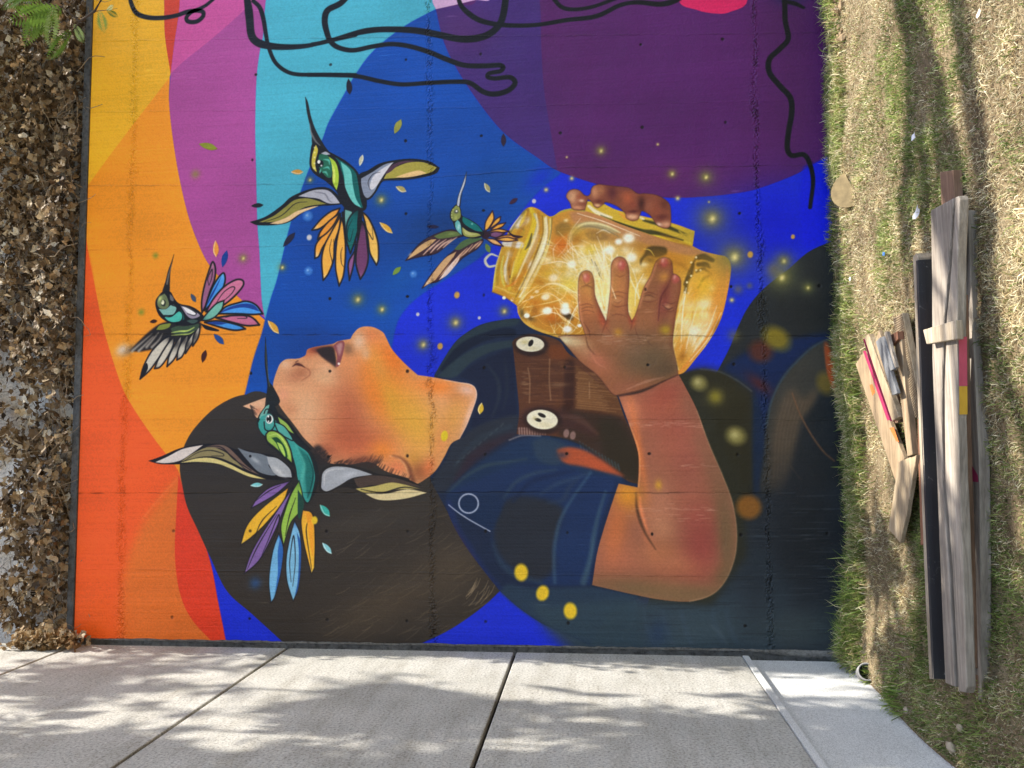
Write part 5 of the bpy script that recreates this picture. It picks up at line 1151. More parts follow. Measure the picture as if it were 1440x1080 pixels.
# bare, broken strip of render between the paint and the side wall
bm = bmesh.new(); prev = None; rows = []
zz = np.linspace(0, WALL_TOP, 160)
for i, z in enumerate(zz):
    wd = .020 + .012 * math.sin(z * 7) * math.sin(z * 2.3) + R.uniform(-.004, .004) + max(0, .05 - z * .06)
    rows.append([bm.verts.new((WX0 + R.uniform(-.003, .003), -.003 + R.uniform(-.003, .001), z)), bm.verts.new((WX0 - wd * .5, .004 + R.uniform(-.004, .004), z)), bm.verts.new((WX0 - wd, .03, z)), bm.verts.new((WX0 - wd, .12, z))])
for i in range(len(rows) - 1):
    for k in range(3): bm.faces.new((rows[i][k], rows[i + 1][k], rows[i + 1][k + 1], rows[i][k + 1]))
link('bare_edge', bm_mesh('bare_edge', bm, True), M_EDGE, wall)['label'] = 'bare grey broken edge beside the paint'
# coping along the top
cope = link('coping', bm_mesh('coping', box_bm(.02, WALL_X1 + .05, -.012, .37, WALL_TOP + .001, WALL_TOP + .052, .006)), M_COPE, wall)
cope['label'] = 'narrow dark grey coping strip along the wall top'

# ---------------------------------------------------------------- side wall of precast panels
side = empty('side_wall', (0, -3, 0)); tag(side, 'pale rough concrete panel wall dappled with branch shadows', 'wall')
sideM = side.matrix_world.copy()
def side_child(name, bm, mat, smooth=False):
    bmesh.ops.translate(bm, vec=(0, 3, 0), verts=bm.verts)
    return link(name, bm_mesh(name, bm, smooth), mat, side)
Y0, Y1 = -7.5, -.012
levels = [.645, 2.012, 3.475, 4.925, 6.4]
for a, b_ in zip(levels[:-1], levels[1:]):
    side_child('panel', box_bm(-.18, 0, Y0, Y1, a + .009, b_ - .009, .006, 2), M_SIDE)
side_child('base_panel', box_bm(-.20, -.022, Y0, Y1 + .004, -.3, levels[0] - .042, .004, 1), M_BASE)['label'] = 'smooth whiter base course of the panel wall'
bm = bmesh.new()      # chamfered ledge between base course and first panel
prof = [(-.022, levels[0] - .0425), (.004, levels[0] - .030), (.004, levels[0] + .004), (-.10, levels[0] + .0065)]
ra = [bm.verts.new((x, Y0, z)) for x, z in prof]; rb = [bm.verts.new((x, Y1, z)) for x, z in prof]
for k in range(3): bm.faces.new((ra[k], rb[k], rb[k + 1], ra[k + 1]))
bmesh.ops.recalc_face_normals(bm, faces=bm.faces)
side_child('ledge', bm, M_BASE)
side_child('backing', box_bm(-.17, -.03, Y0, Y1 + .03, -.2, 6.35), M_DARK)

# ---------------------------------------------------------------- wall above the coping, hung with dry ivy
upper = link('upper_wall', bm_mesh('upper_wall', box_bm(-.6, 5.0, .26, .5, WALL_TOP - .3, WALL_TOP + 2.2)), M_PLASTER)
tag(upper, 'white plastered wall showing in patches behind the dry ivy', 'wall')

# ---------------------------------------------------------------- ground
def gmat():
    k = NT('dry_lawn_soil'); o = k.map()
    c = k.ramp(k.noise(o, 3.2, 6, .65), [(.3, (.085, .06, .036)), (.48, (.17, .125, .072)), (.7, (.27, .215, .13))])
    c = k.mix(.9, c, k.ramp(k.noise(o, 70, 5, .75), [(.3, (.35, .33, .3)), (.5, (.95, .95, .95)), (.72, (1.4, 1.35, 1.25))]), 'MULTIPLY')
    n = k.bump(k.noise(o, 60, 5, .7), .8, .012); n = k.bump(k.noise(o, 9, 4, .6), .5, .03, n)
    return k.out(c, .95, n, .15)
def ground_h(x, y):
    """gentle unevenness of the lawn, level with the wall foot"""
    return .018 * math.sin(x * 2.1 + 1.3 * y) * math.cos(y * 2.7 - x) + .012 * math.sin(5.3 * x + 2) * math.sin(4.1 * y) + .085 * math.exp(-(x / .3) ** 2)
gx = np.unique(np.concatenate([np.linspace(-.3, 7, 60), [-60, -25, -10, 10, 20, 40, 80]])); gy = np.unique(np.concatenate([np.linspace(-6, .2, 50), [-80, -40, -20, -10, 30, 80]]))
V = [(x, y, ground_h(x, y) if -.3 <= x <= 7 and -6 <= y <= .2 else 0) for y in gy for x in gx]; n_ = len(gx)
Fc = [(i * n_ + j, i * n_ + j + 1, (i + 1) * n_ + j + 1, (i + 1) * n_ + j) for i in range(len(gy) - 1) for j in range(n_ - 1)]
g = link('ground', pydata('ground', V, Fc, True), gmat()); tag(g, 'dry worn lawn ground at the foot of the wall', 'ground', kind='structure')
# ---------------------------------------------------------------- grass
def vnoise(x, y, s, seed):
    rr = np.random.RandomState(seed); G = rr.rand(64, 64)
    u, v = x * s + 17.3, y * s + 9.1; i, j = np.floor(u).astype(int), np.floor(v).astype(int); a, c = u - i, v - j
    a, c = a * a * (3 - 2 * a), c * c * (3 - 2 * c)
    return (G[i % 64, j % 64] * (1 - a) + G[(i + 1) % 64, j % 64] * a) * (1 - c) + (G[i % 64, (j + 1) % 64] * (1 - a) + G[(i + 1) % 64, (j + 1) % 64] * a) * c
rg = np.random.RandomState(5)
M_GRASS = vcol_material('grass_blades', .75, .3)
DRY = np.array([srgb(c) for c in ((200, 188, 150), (184, 168, 126), (160, 142, 104), (216, 206, 172), (140, 118, 84))])
GRN = np.array([srgb(c) for c in ((122, 138, 66), (100, 122, 50), (142, 152, 84), (84, 106, 44), (160, 164, 108))])
def blades(name, x, y, h, w, lean, tint, parent=None):
    N = len(x); a = rg.rand(N) * 6.283; dx, dy = np.cos(a), np.sin(a)
    b = rg.rand(N) * 6.283; lx, ly = np.cos(b) * lean * h, np.sin(b) * lean * h
    z = np.array([ground_h(p, q) for p, q in zip(x, y)]) - .004
    v = np.zeros((N, 5, 3))
    v[:, 0] = np.stack([x - dx * w, y - dy * w, z], 1); v[:, 1] = np.stack([x + dx * w, y + dy * w, z], 1)
    v[:, 2] = np.stack([x + dx * w * .8 + lx * .35, y + dy * w * .8 + ly * .35, z + h * .6], 1); v[:, 3] = np.stack([x - dx * w * .8 + lx * .35, y - dy * w * .8 + ly * .35, z + h * .6], 1)
    v[:, 4] = np.stack([x + lx, y + ly, z + h * np.clip(1 - lean * .35, .3, 1)], 1)
    me = bpy.data.meshes.new(name); me.vertices.add(N * 5); me.vertices.foreach_set('co', v.ravel())
    base = np.arange(N)[:, None] * 5
    me.loops.add(N * 7); me.polygons.add(N * 2)
    me.loops.foreach_set('vertex_index', (base + np.array([0, 1, 2, 3, 3, 2, 4])).ravel())
    st = (np.arange(N)[:, None] * 7 + np.array([0, 4])).ravel(); me.polygons.foreach_set('loop_start', st)
    me.update(calc_edges=True)
    at = me.color_attributes.new('tint', 'FLOAT_COLOR', 'POINT'); c = np.ones((N, 5, 4)); c[..., :3] = tint[:, None, :]; at.data.foreach_set('color', c.ravel())
    return link(name, me, M_GRASS, parent)
N = 360000
gxp = rg.uniform(.0, 5.4, N); gyp = -np.abs(rg.rand(N) ** 1.0) * 3.6 + .0
green = .55 * vnoise(gxp, gyp, 1.5, 1) + .45 * vnoise(gxp, gyp, 4.2, 2)
green += np.exp(-((gyp + .06) / .13) ** 2) * .32                       # greener along the wall foot
green += np.exp(-((gyp + 1.05) / .2) ** 2) * np.exp(-((gxp - .4) / .7) ** 2) * .25
green += np.clip((-gyp - 1.5) * .22, 0, .3)
green -= np.exp(-((gxp - .75) / .5) ** 2 - ((gyp + .42) / .22) ** 2) * .5      # bare brown patch near the pipe
green -= np.exp(-((gxp - 3.7) / .8) ** 2 - ((gyp + .3) / .3) ** 2) * .35
bare = np.exp(-((gxp - .75) / .45) ** 2 - ((gyp + .38) / .2) ** 2) + .8 * np.exp(-((gxp - 3.9) / .7) ** 2 - ((gyp + .12) / .12) ** 2) + .5 * (vnoise(gxp, gyp, 3.0, 9) > .72)
keep = (rg.rand(N) > bare * .75) & (gyp < -.004)
gxp, gyp, green = gxp[keep], gyp[keep], green[keep]; N = len(gxp)
isg = rg.rand(N) < np.clip((green - .40) * 2.3, .06, .86)
tint = np.where(isg[:, None], GRN[rg.randint(0, 5, N)], DRY[rg.randint(0, 5, N)]) * rg.uniform(.55, 1.15, (N, 1)) * (.6 + .8 * vnoise(gxp, gyp, 11.0, 41))[:, None]
h = np.where(isg, rg.uniform(.018, .050, N), rg.uniform(.010, .034, N)) * (.6 + .6 * vnoise(gxp, gyp, 2.3, 4)) * (.45 + 1.1 * vnoise(gxp, gyp, 11.0, 41)) * (1 + .6 * np.exp(-((gyp + .05) / .1) ** 2))
lawn = blades('lawn_grass', gxp, gyp, h, rg.uniform(.001, .0024, N), np.where(isg, rg.uniform(.2, 1.2, N), rg.uniform(.6, 2.2, N)), tint)
tag(lawn, 'short half dry lawn grass in green and straw colours', 'grass', kind='stuff')

# longer fringe a hand's breadth out from the wall
n = 30000; fx = rg.uniform(.02, 4.6, n); fy = -.19 + rg.normal(0, .055, n); dens = vnoise(fx, fy * .3, 2.2, 14)
k_ = (rg.rand(n) < np.clip(dens * 1.9 - .35, .05, 1)) & (rg.rand(n) > .85 * np.clip((fx - 3.1) / .5, 0, 1)) & (fy < -.03); fx, fy, dens = fx[k_], fy[k_], dens[k_]; n = len(fx)
fg = rg.rand(n) < .42 + .4 * vnoise(fx, fy, 3.1, 15)
ft = np.where(fg[:, None], GRN[rg.randint(0, 5, n)], DRY[rg.randint(0, 5, n)]) * rg.uniform(.8, 1.5, (n, 1))
fr_ = blades('grass_fringe', fx, fy, rg.uniform(.4, 1, n) * (.05 + .09 * dens), rg.uniform(.0013, .0028, n), rg.uniform(.2, 1.3, n), ft)
tag(fr_, 'longer unmown grass fringe along the foot of the mural wall', 'grass', kind='stuff')

# taller tufts at the wall foot
def tuft(px, py, n, hh, spread, label, gr=.85):
    p = on_ground(px, py); x0, y0 = p[0], min(p[1], -.20)
    x = x0 + rg.normal(0, spread, n); y = np.minimum(y0 + rg.normal(0, spread * .45, n), -.008)
    isg = rg.rand(n) < gr
    t = np.where(isg[:, None], GRN[rg.randint(0, 4, n)], DRY[rg.randint(0, 5, n)]) * rg.uniform(.9, 1.6, (n, 1))
    o = blades('grass_tuft', x, y, rg.uniform(.3, 1, n) * hh, rg.uniform(.0014, .003, n), rg.uniform(.15, 1.0, n), t)
    tag(o, label, 'grass', kind='stuff'); return o
tuft(1206, 828, 420, .19, .10, 'large bright green grass tuft at the dark painted wall foot')
tuft(1210, 890, 420, .17, .06, 'bright green grass tuft right beside the pipe')
tuft(1190, 640, 260, .12, .16, 'fringe of green grass against the wall near the scrap wood', .7)
tuft(1180, 470, 240, .10, .2, 'fringe of pale grass against the wall beside the black painted hill', .65)
tuft(1172, 300, 180, .085, .2, 'thin grass fringe against the wall beside the painted vine end', .6)
tuft(1290, 985, 320, .11, .12, 'dark green grass clump at the side wall base', .9)
tuft(1240, 962, 90, .07, .05, 'small sprouting grass clump in front of the pipe', .9)

# clods of dry soil along the wall foot
M_SOIL = plain('dry_clod', (.30, .215, .125), .95, .1, .7, 40)
def clod(name, p, s, mat, label, cat, group, seed):
    q = random.Random(seed); bm = bmesh.new(); bmesh.ops.create_icosphere(bm, subdivisions=2, radius=1)
    for v in bm.verts: v.co *= q.uniform(.75, 1.15); v.co.x *= s[0]; v.co.y *= s[1]; v.co.z *= s[2]
    o = link(name, bm_mesh(name, bm, True), mat, loc=(p[0], p[1], ground_h(p[0], p[1]) + s[2] * .4)); tag(o, label, cat, group); o.rotation_euler.z = q.uniform(0, 6); return o
Vc, Fcc = [], []; off = 0
for i in range(260):
    px, py = 1166 + abs(R.gauss(0, 9)), R.uniform(-10, 125); sz = R.choice((.008, .012, .02, .03)) * R.uniform(.7, 1.2)
    p = on_ground(px, py); x, y = p[0], min(p[1], -sz * .6 - .01); z = ground_h(x, y) + sz * .3 + max(0, .05 + y * .5) * R.random()
    tmp = bmesh.new(); bmesh.ops.create_icosphere(tmp, subdivisions=1, radius=1)
    Vc += [(x + v.co.x * sz * R.uniform(.7, 1.2), y + v.co.y * sz * R.uniform(.6, 1), z + v.co.z * sz * R.uniform(.6, 1)) for v in tmp.verts]
    Fcc += [tuple(off + v.index for v in f.verts) for f in tmp.faces]; off += len(tmp.verts); tmp.free()
tag(link('soil_crumbs', pydata('soil_crumbs', Vc, Fcc), M_SOIL), 'crumbly dry soil heaped along the foot of the purple wall', 'soil', kind='stuff')
M_STN = plain('pale_stone', (.38, .31, .22), .9, .1, .5, 30)
for i, (px, py, s, lab) in enumerate(((1378, 1052, .03, 'largest tan stone in the grass below the plank ends'), (1383, 1025, .022, 'tan stone just under the end of the lowest plank'), (1310, 1000, .02, 'small tan stone near the side wall base'))):
    p = on_ground(px, py); clod('stone', p, (s, s * .8, s * .6), M_STN, lab, 'stone', 'stones near the plank ends', 80 + i)

# ---------------------------------------------------------------- timber
M_GREY = wood('weathered_grey_wood', (.15, .125, .098), (.27, .232, .188), (.38, .335, .28), (1.2, 30, 30), .45, cracks=.25)
M_GREY2 = wood('silvered_wood', (.17, .142, .112), (.30, .26, .21), (.41, .365, .31), (1.2, 30, 30), .45, cracks=.25)
M_TAN = wood('tan_wood', (.20, .14, .08), (.31, .225, .135), (.40, .31, .20), cracks=.15)
M_PALE = wood('pale_tan_wood', (.26, .19, .115), (.37, .285, .18), (.46, .38, .26), cracks=.1)
M_BROWN = wood('brown_wood', (.13, .075, .045), (.21, .125, .08), (.29, .18, .12), cracks=.3)
M_RED = wood('reddish_wood', (.16, .07, .04), (.27, .125, .07), (.33, .17, .10), cracks=.3)
M_SLATE = wood('slate_grey_wood', (.10, .105, .11), (.17, .175, .18), (.25, .25, .25), cracks=.3)
M_TANGREY = wood('beige_edge_wood', (.24, .19, .13), (.36, .30, .22), (.46, .40, .31), cracks=.3)
def blackpaint():
    k = NT('chipped_black_paint'); o = k.map((1, 1, 1))
    c = k.ramp(k.noise(o, 26, 5, .75, 1.0), [(.60, (.02, .02, .022)), (.66, (.06, .058, .056)), (.72, (.40, .38, .35))])
    return k.out(c, .45, k.bump(k.noise(k.map((1, 20, 20)), 3, 4, .6), .3, .003), .5)
M_BLACK = blackpaint()
def paint(name, col):
    k = NT(name); o = k.map((4, 14, 14)); c = k.mix(.5, col, k.ramp(k.noise(o, 2.5, 4, .6), [(.3, (.6,) * 3), (.7, (1.15,) * 3)]), 'MULTIPLY')
    return k.out(c, .7, k.bump(k.noise(o, 4, 4, .6), .3, .002), .3)
M_PINK = paint('pink_paint', (.46, .075, .11)); M_YEL = paint('yellow_paint', (.52, .30, .03)); M_MAG = paint('magenta_paint', (.28, .02, .07)); M_ORG = paint('orange_paint', (.52, .13, .03))

def slab(name, corners, zt, th, mat, parent=None, ends=None, bev=.003, sag=0.0, origin=None, seed=1):
    """a board: top-face outline traced on the plane z = zt, thickness th; long boards get a few cuts and a slight warp"""
    P = []
    for i, c in enumerate(corners):
        z = zt[i] if hasattr(zt, '__len__') else zt
        P.append(Vector(on_ground(c[0], c[1], z)))
    cen = sum(P, Vector()) / len(P); cen.z = min(p.z for p in P) - th
    bm = bmesh.new(); t = [bm.verts.new(p - cen) for p in P]; b_ = [bm.verts.new(p - cen - Vector((0, 0, th))) for p in P]
    bm.faces.new(t); bm.faces.new(b_[::-1]); n = len(P)
    for i in range(n): bm.faces.new((t[i], b_[i], b_[(i + 1) % n], t[(i + 1) % n]))
    bmesh.ops.recalc_face_normals(bm, faces=bm.faces)
    if bev: bmesh.ops.bevel(bm, geom=list(bm.edges), offset=bev, segments=2, profile=.5, affect='EDGES')
    lg = [e for e in bm.edges if e.calc_length() > .16]
    if lg: bmesh.ops.subdivide_edges(bm, edges=lg, cuts=5, use_grid_fill=False)
    q = random.Random(int(corners[0][0] * 7 + corners[0][1]))
    for v in bm.verts:
        v.co.y += .0014 * math.sin(v.co.x * 7) + q.uniform(-.0005, .0005); v.co.z += .0012 * math.sin(v.co.x * 5 + 1) + q.uniform(-.0003, .0003); v.co.x += q.uniform(-.001, .001)
    if parent is None: o = link(name, bm_mesh(name, bm), mat, loc=cen)
    else:
        bmesh.ops.translate(bm, vec=cen - Vector(parent.location), verts=bm.verts); o = link(name, bm_mesh(name, bm), mat, parent)
    return o
def quadpatch(name, pts, parent, mat, axis='top', zt=0, yw=0):
    """a flat smear of paint lying just proud of a board"""
    P = [Vector(on_ground(px, py, zt)) if axis == 'top' else Vector(on_wall(px, py, yw)) for px, py in pts]
    L = Vector(parent.location)
    return link(name, pydata(name, [p - L for p in P], [tuple(range(len(P)))]), mat, parent)

# long planks: the lowest one towards the lawn, the thick grey one, the black-fronted post, the pieces under them
low = slab('plank', [(1352, 300), (1360, 296), (1377, 640), (1380, 984), (1366, 992), (1362, 800), (1356, 500)], .045, .04, M_GREY); tag(low, 'long thin grey plank lying lowest, on the side away from the wall', 'plank')
und = slab('plank', [(1322, 242), (1341, 239), (1344, 330), (1326, 330)], .05, .035, M_BROWN); tag(und, 'brown board end sticking out from under the grey plank', 'plank')
und2 = slab('plank', [(1330, 930), (1376, 950), (1376, 992), (1334, 974)], .045, .04, M_BROWN); tag(und2, 'brown board under the rounded end of the grey plank', 'plank')
ZT = .135
big = slab('plank', [(1308, 296), (1340, 278.5), (1334, 360), (1327, 450), (1324.5, 547), (1324.5, 680), (1334, 800), (1343, 966), (1329, 960), (1320, 760), (1311, 500)], ZT - .008, .04, M_GREY, bev=.005); tag(big, 'wide weathered grey plank, the largest of the stack', 'plank')
edge = slab('plank', [(1342.5, 277), (1347, 276), (1349, 281), (1345.5, 360), (1346, 473), (1347, 587), (1349, 680), (1353, 787), (1357, 880), (1359.5, 966), (1357, 974), (1348, 972), (1339, 800), (1329, 680), (1328.5, 547), (1331, 450), (1338, 360)], ZT, .034, M_GREY2, bev=.004); tag(edge, 'long grey plank with pink and yellow paint on its front edge', 'plank')
sup = slab('plank', [(1318, 420), (1352, 415), (1366, 940), (1336, 935)], ZT - .066, .06, M_BROWN); tag(sup, 'dark board hidden mostly under the two grey planks', 'plank')
def edge_smear(name, y0, y1, mat):
    def ex(y): return float(np.interp(y, [281, 360, 473, 587, 680, 787, 880, 966], [1349, 1345.5, 1346, 1347, 1349, 1353, 1357, 1359.5]))
    L = Vector(edge.location); n = 4; V = []; Fc = []
    for i in range(n + 1):
        y = y0 + (y1 - y0) * i / n; p = Vector(on_ground(ex(y), y, ZT)) - L
        V += [p + Vector((0, -.0055, -.003)), p + Vector((0, -.0055, -.032))]
    Fc = [(2 * i, 2 * i + 1, 2 * i + 3, 2 * i + 2) for i in range(n)]
    link(name, pydata(name, V, Fc), mat, edge)
edge_smear('paint_smear', 474, 543, M_PINK); edge_smear('paint_smear', 543.5, 583, M_YEL)
quadpatch('paint_smear', [(1364, 650), (1375, 668), (1376, 678), (1366, 677)], low, M_MAG, 'top', .0465)
# black-fronted post between the grey plank and the wall
post = slab('post', [(1283, 362), (1287, 356), (1290, 362), (1299, 640), (1313, 955), (1307, 955), (1299, 800), (1292, 600)], .12, .11, M_TANGREY, bev=.003); tag(post, 'long narrow post with chipped black paint on its front', 'post')
L = Vector(post.location); pts = [(1290.3, 366), (1299.2, 640), (1313.2, 954)]
tp = [Vector(on_ground(px, py, .119)) + Vector((0, -.004, 0)) for px, py in pts]; bt = [p + Vector((0, -.012, -.112)) for p in tp]
fr = bmesh.new(); tv = [fr.verts.new(p - L) for p in tp]; bv = [fr.verts.new(p - L) for p in bt]; tb = [fr.verts.new(p - L + Vector((0, .012, .003))) for p in tp]
for i in range(2): fr.faces.new((tv[i], bv[i], bv[i + 1], tv[i + 1])); fr.faces.new((tb[i], tv[i], tv[i + 1], tb[i + 1]))
link('painted_front', bm_mesh('painted_front', fr), M_BLACK, post)['label'] = 'black painted face, chipped to bare wood'
batten = slab('batten', [(1290, 566), (1298, 564), (1301, 764), (1294, 767)], .045, .035, M_RED); tag(batten, 'reddish grooved batten beside the black post', 'batten')
blk = slab('wood_block', [(1298, 464), (1344, 450), (1346, 477), (1303, 484)], ZT + .026, .025, M_TANGREY); tag(blk, 'short nailed wood block lying across the grey plank', 'wood block')
nail = bmesh.new()
for a, c in ((1312, 470), (1320, 464), (1330, 468), (1336, 459), (1326, 474)):
    p = Vector(on_ground(a, c, ZT + .0265)) - Vector(blk.location)
    bmesh.ops.create_circle(nail, cap_ends=True, segments=6, radius=.0035, matrix=Matrix.Translation(p))
link('nail_hole', bm_mesh('nail_hole', nail), M_DARK, blk)['kind'] = 'stuff'

# scrap pile
def S(pts): return [(1080 + x / 3, 360 + y / 3) for x, y in pts]
tan1 = slab('scrap_board', S([(370, 455), (402, 408), (574, 855), (536, 950)]), .04, .022, M_TAN); tag(tan1, 'long tan scrap board with orange stains at the bottom of the scrap pile', 'scrap wood')
quadpatch('paint_smear', S([(512, 725), (530, 722), (552, 785), (540, 780)]), tan1, M_ORG, 'top', .0415); quadpatch('paint_smear', S([(428, 545), (440, 540), (452, 575), (440, 590)]), tan1, M_ORG, 'top', .0415)
mag = slab('scrap_board', S([(406, 342), (424, 328), (551, 680), (522, 696)]), .08, .028, M_PALE); tag(mag, 'pale tan scrap board with a magenta painted edge', 'scrap wood')
Lm = Vector(mag.location); a_, b_ = Vector(on_ground(*S([(403, 350)])[0], .08)), Vector(on_ground(*S([(519, 697)])[0], .08))
link('painted_edge', pydata('painted_edge', [p - Lm for p in (a_ + Vector((0, .004, .0015)), b_ + Vector((0, .004, .0015)), b_ + Vector((0, .008, -.026)), a_ + Vector((0, .008, -.026)))] , [(0, 1, 2, 3)]), M_MAG, mag)
Lt = Vector(tan1.location)
link('paint_line', pydata('paint_line', [Vector(on_ground(*q, .0418)) - Lt for q in S([(401, 402), (412, 398), (514, 690), (503, 694)])], [(0, 1, 2, 3)]), M_MAG, tan1)
for pts, z, th, mat, lab in (
    ([(448, 372), (468, 312), (500, 420), (516, 520), (500, 530)], .10, .02, M_TAN, 'short tan splinter board between the pale and slate boards'),
    ([(455, 362), (474, 342), (544, 580), (524, 588)], .115, .018, M_SLATE, 'slate grey slat tilted on the scrap pile'),
    ([(474, 345), (488, 338), (530, 478), (516, 486)], .128, .014, M_SLATE, 'narrow slate grey slat on top of the scrap pile'),
    ([(490, 322), (502, 318), (540, 470), (528, 484)], .12, .016, M_GREY, 'narrow weathered slat at the end of the scrap pile'),
    ([(514, 335), (546, 318), (548, 352), (522, 380)], .09, .03, M_RED, 'small reddish offcut at the top of the scrap pile'),
    ([(534, 364), (562, 346), (607, 838), (586, 845)], .075, .03, M_TAN, 'long brown tan scrap board pointing down the scrap pile'),
    ([(508, 540), (530, 530), (556, 700), (536, 706)], .05, .02, M_BROWN, 'dark brown offcut wedged under the pale board')):
    o = slab('scrap_board', S(pts), z, th, mat); tag(o, lab, 'scrap wood')
# ribbed decking offcut: its ribs are pieces of their own
deck = slab('ribbed_board', S([(528, 262), (568, 240), (648, 655), (628, 690)]), .055, .03, M_PALE); tag(deck, 'ribbed pale decking strip next to the black post', 'scrap wood')
A0, A1, B0, B1 = [Vector(on_ground(*q, .0555)) for q in S([(530, 264), (627, 686), (567, 243), (647, 656)])]
Ld = Vector(deck.location); NR = 46
for i in range(NR):
    t0, t1 = (i + .15) / NR, (i + .62) / NR
    q = [A0.lerp(A1, t0), A0.lerp(A1, t1), B0.lerp(B1, t1), B0.lerp(B1, t0)]
    v = [p - Ld for p in q] + [p - Ld + Vector((0, 0, .005)) for p in q]
    link('rib', pydata('rib', v, [(4, 5, 6, 7), (0, 1, 5, 4), (1, 2, 6, 5), (2, 3, 7, 6), (3, 0, 4, 7)]), M_PALE, deck)
tip = slab('scrap_board', S([(552, 868), (628, 838), (585, 1090), (556, 1210), (506, 1150), (540, 940)]), .06, .02, M_PALE); tag(tip, 'pale pointed board lying below the scrap pile', 'scrap wood')

# half disc of board by the wall, pipe, litter
M_CARD = plain('brown_board', (.21, .155, .075), .8, .2, .8, 18)
hd = []
for k in range(15):
    t = math.pi * (k / 14) * 1.1 + .15
    hd.append((.105 * math.cos(t), .0, .105 * math.sin(t)))
bm = bmesh.new(); f0 = [bm.verts.new(p) for p in hd]; f1 = [bm.verts.new((p[0], .012, p[2])) for p in hd]
bm.faces.new(f0); bm.faces.new(f1[::-1])
for i in range(15): bm.faces.new((f0[i], f1[i], f1[(i + 1) % 15], f0[(i + 1) % 15]))
bmesh.ops.recalc_face_normals(bm, faces=bm.faces)
p = on_ground(1206, 263)
disc = link('half_disc', bm_mesh('half_disc', bm), M_CARD, loc=(p[0], p[1] + .03, .035)); disc.rotation_euler = (math.radians(-42), 0, math.radians(6)); tag(disc, 'brown half round board offcut in the grass near the wall', 'board')
bm = bmesh.new(); ring = []
for rr_, yy in ((.046, .30), (.046, -.02), (.039, -.02), (.036, .29)):
    ring.append([bm.verts.new((rr_ * math.cos(t), yy, rr_ * math.sin(t))) for t in [2 * math.pi * k / 24 for k in range(24)]])
for i in range(3):
    for k in range(24): bm.faces.new((ring[i][k], ring[i][(k + 1) % 24], ring[i + 1][(k + 1) % 24], ring[i + 1][k]))
bm.faces.new(ring[3]); bmesh.ops.recalc_face_normals(bm, faces=bm.faces)
pp = on_wall(1219, 945, -.40)
pipe = link('drain_pipe', bm_mesh('drain_pipe', bm, True), plain('grey_pipe', (.27, .26, .245), .7, .3, .6, 30), loc=tuple(pp)); vd = (Vector(EYE) - Vector(pp)); vd = (vd.normalized() + Vector((.08, 0, -.1))).normalized(); link('pipe_shade_disc', bm_mesh('pipe_shade_disc', (lambda b: (bmesh.ops.create_circle(b, cap_ends=True, segments=24, radius=.038, matrix=Matrix.Translation((0, .06, 0)) @ Matrix.Rotation(math.pi / 2, 4, 'X')), b)[1])(bmesh.new())), M_DARK, pipe); pipe.rotation_euler = (-vd).to_track_quat('Y', 'Z').to_euler(); tag(pipe, 'open grey drain pipe end in the corner of the walls', 'pipe')  # near-black disc set in the pipe stands in for its inner shade
def scrap_bit(name, px, py, sx, sy, col, label, cat, seed, curl=.4):
    q = random.Random(seed); bm = bmesh.new(); gr = []
    for i in range(4):
        gr.append([bm.verts.new(((i / 3 - .5) * sx + q.uniform(-.1, .1) * sx, (j / 2 - .5) * sy + q.uniform(-.1, .1) * sy, .006 + curl * sx * ((i / 3 - .5) ** 2) + q.uniform(0, .12) * sx)) for j in range(3)])
    for i in range(3):
        for j in range(2): bm.faces.new((gr[i][j], gr[i + 1][j], gr[i + 1][j + 1], gr[i][j + 1]))
    p = on_ground(px, py, .02); o = link(name, bm_mesh(name, bm), plain(name + '_stuff', col, .5, .4, .2), loc=(p[0], p[1], .03)); o.rotation_euler.z = q.uniform(0, 6); tag(o, label, cat)
scrap_bit('paper_scrap', 1291, 191, .035, .025, (.75, .75, .74), 'small white paper scrap alone in the dry grass', 'litter', 1)
scrap_bit('plastic_scrap', 1296, 299, .06, .03, (.7, .7, .68), 'white plastic strip beside the top of the grey plank', 'litter', 2)
scrap_bit('plastic_chip', 1243, 949, .03, .03, (.03, .12, .55), 'small blue scrap beside the drain pipe', 'litter', 3)
scrap_bit('paper_scrap', 1200, 391, .022, .018, (.7, .72, .75), 'tiny white scrap in the grass above the scrap pile', 'litter', 4)
scrap_bit('blue_scrap', 1249, 357, .03, .018, (.04, .14, .42), 'tiny blue scrap in the grass level with the post end', 'litter', 5)
scrap_bit('bark_chip', 1384, 18, .03, .02, (.6, .5, .36), 'small pale chip in the grass far from the wall', 'litter', 6)

# broad leaved weed under the pipe
def leaf_mesh(name, L, W, cup=.25, lobes=0, seg=5):
    bm = bmesh.new(); rows = []
    for i in range(seg + 1):
        t = i / seg; w = W * math.sin(math.pi * min(1, t * .92 + .06)) ** .8 * (1 + (.28 * math.cos(t * 2 * math.pi * lobes) if lobes else 0))
        z = L * cup * (t - .4) ** 2 * 2; rows.append([bm.verts.new((t * L, -w, z + w * cup)), bm.verts.new((t * L, 0, z)), bm.verts.new((t * L, w, z + w * cup))])
    for i in range(seg):
        for j in range(2): bm.faces.new((rows[i][j], rows[i + 1][j], rows[i + 1][j + 1], rows[i][j + 1]))
    return bm_mesh(name, bm, True)
M_WEED = leaf_material('weed_leaf', [(0, (.10, .20, .03)), (.5, (.20, .32, .06)), (1, (.36, .42, .14))])
p = on_ground(1226, 972); weed = empty('weed', (max(p[0], .05), p[1], 0)); tag(weed, 'small broad leaved green weed growing under the drain pipe', 'plant')
wl_ = leaf_mesh('leaf', .07, .02)
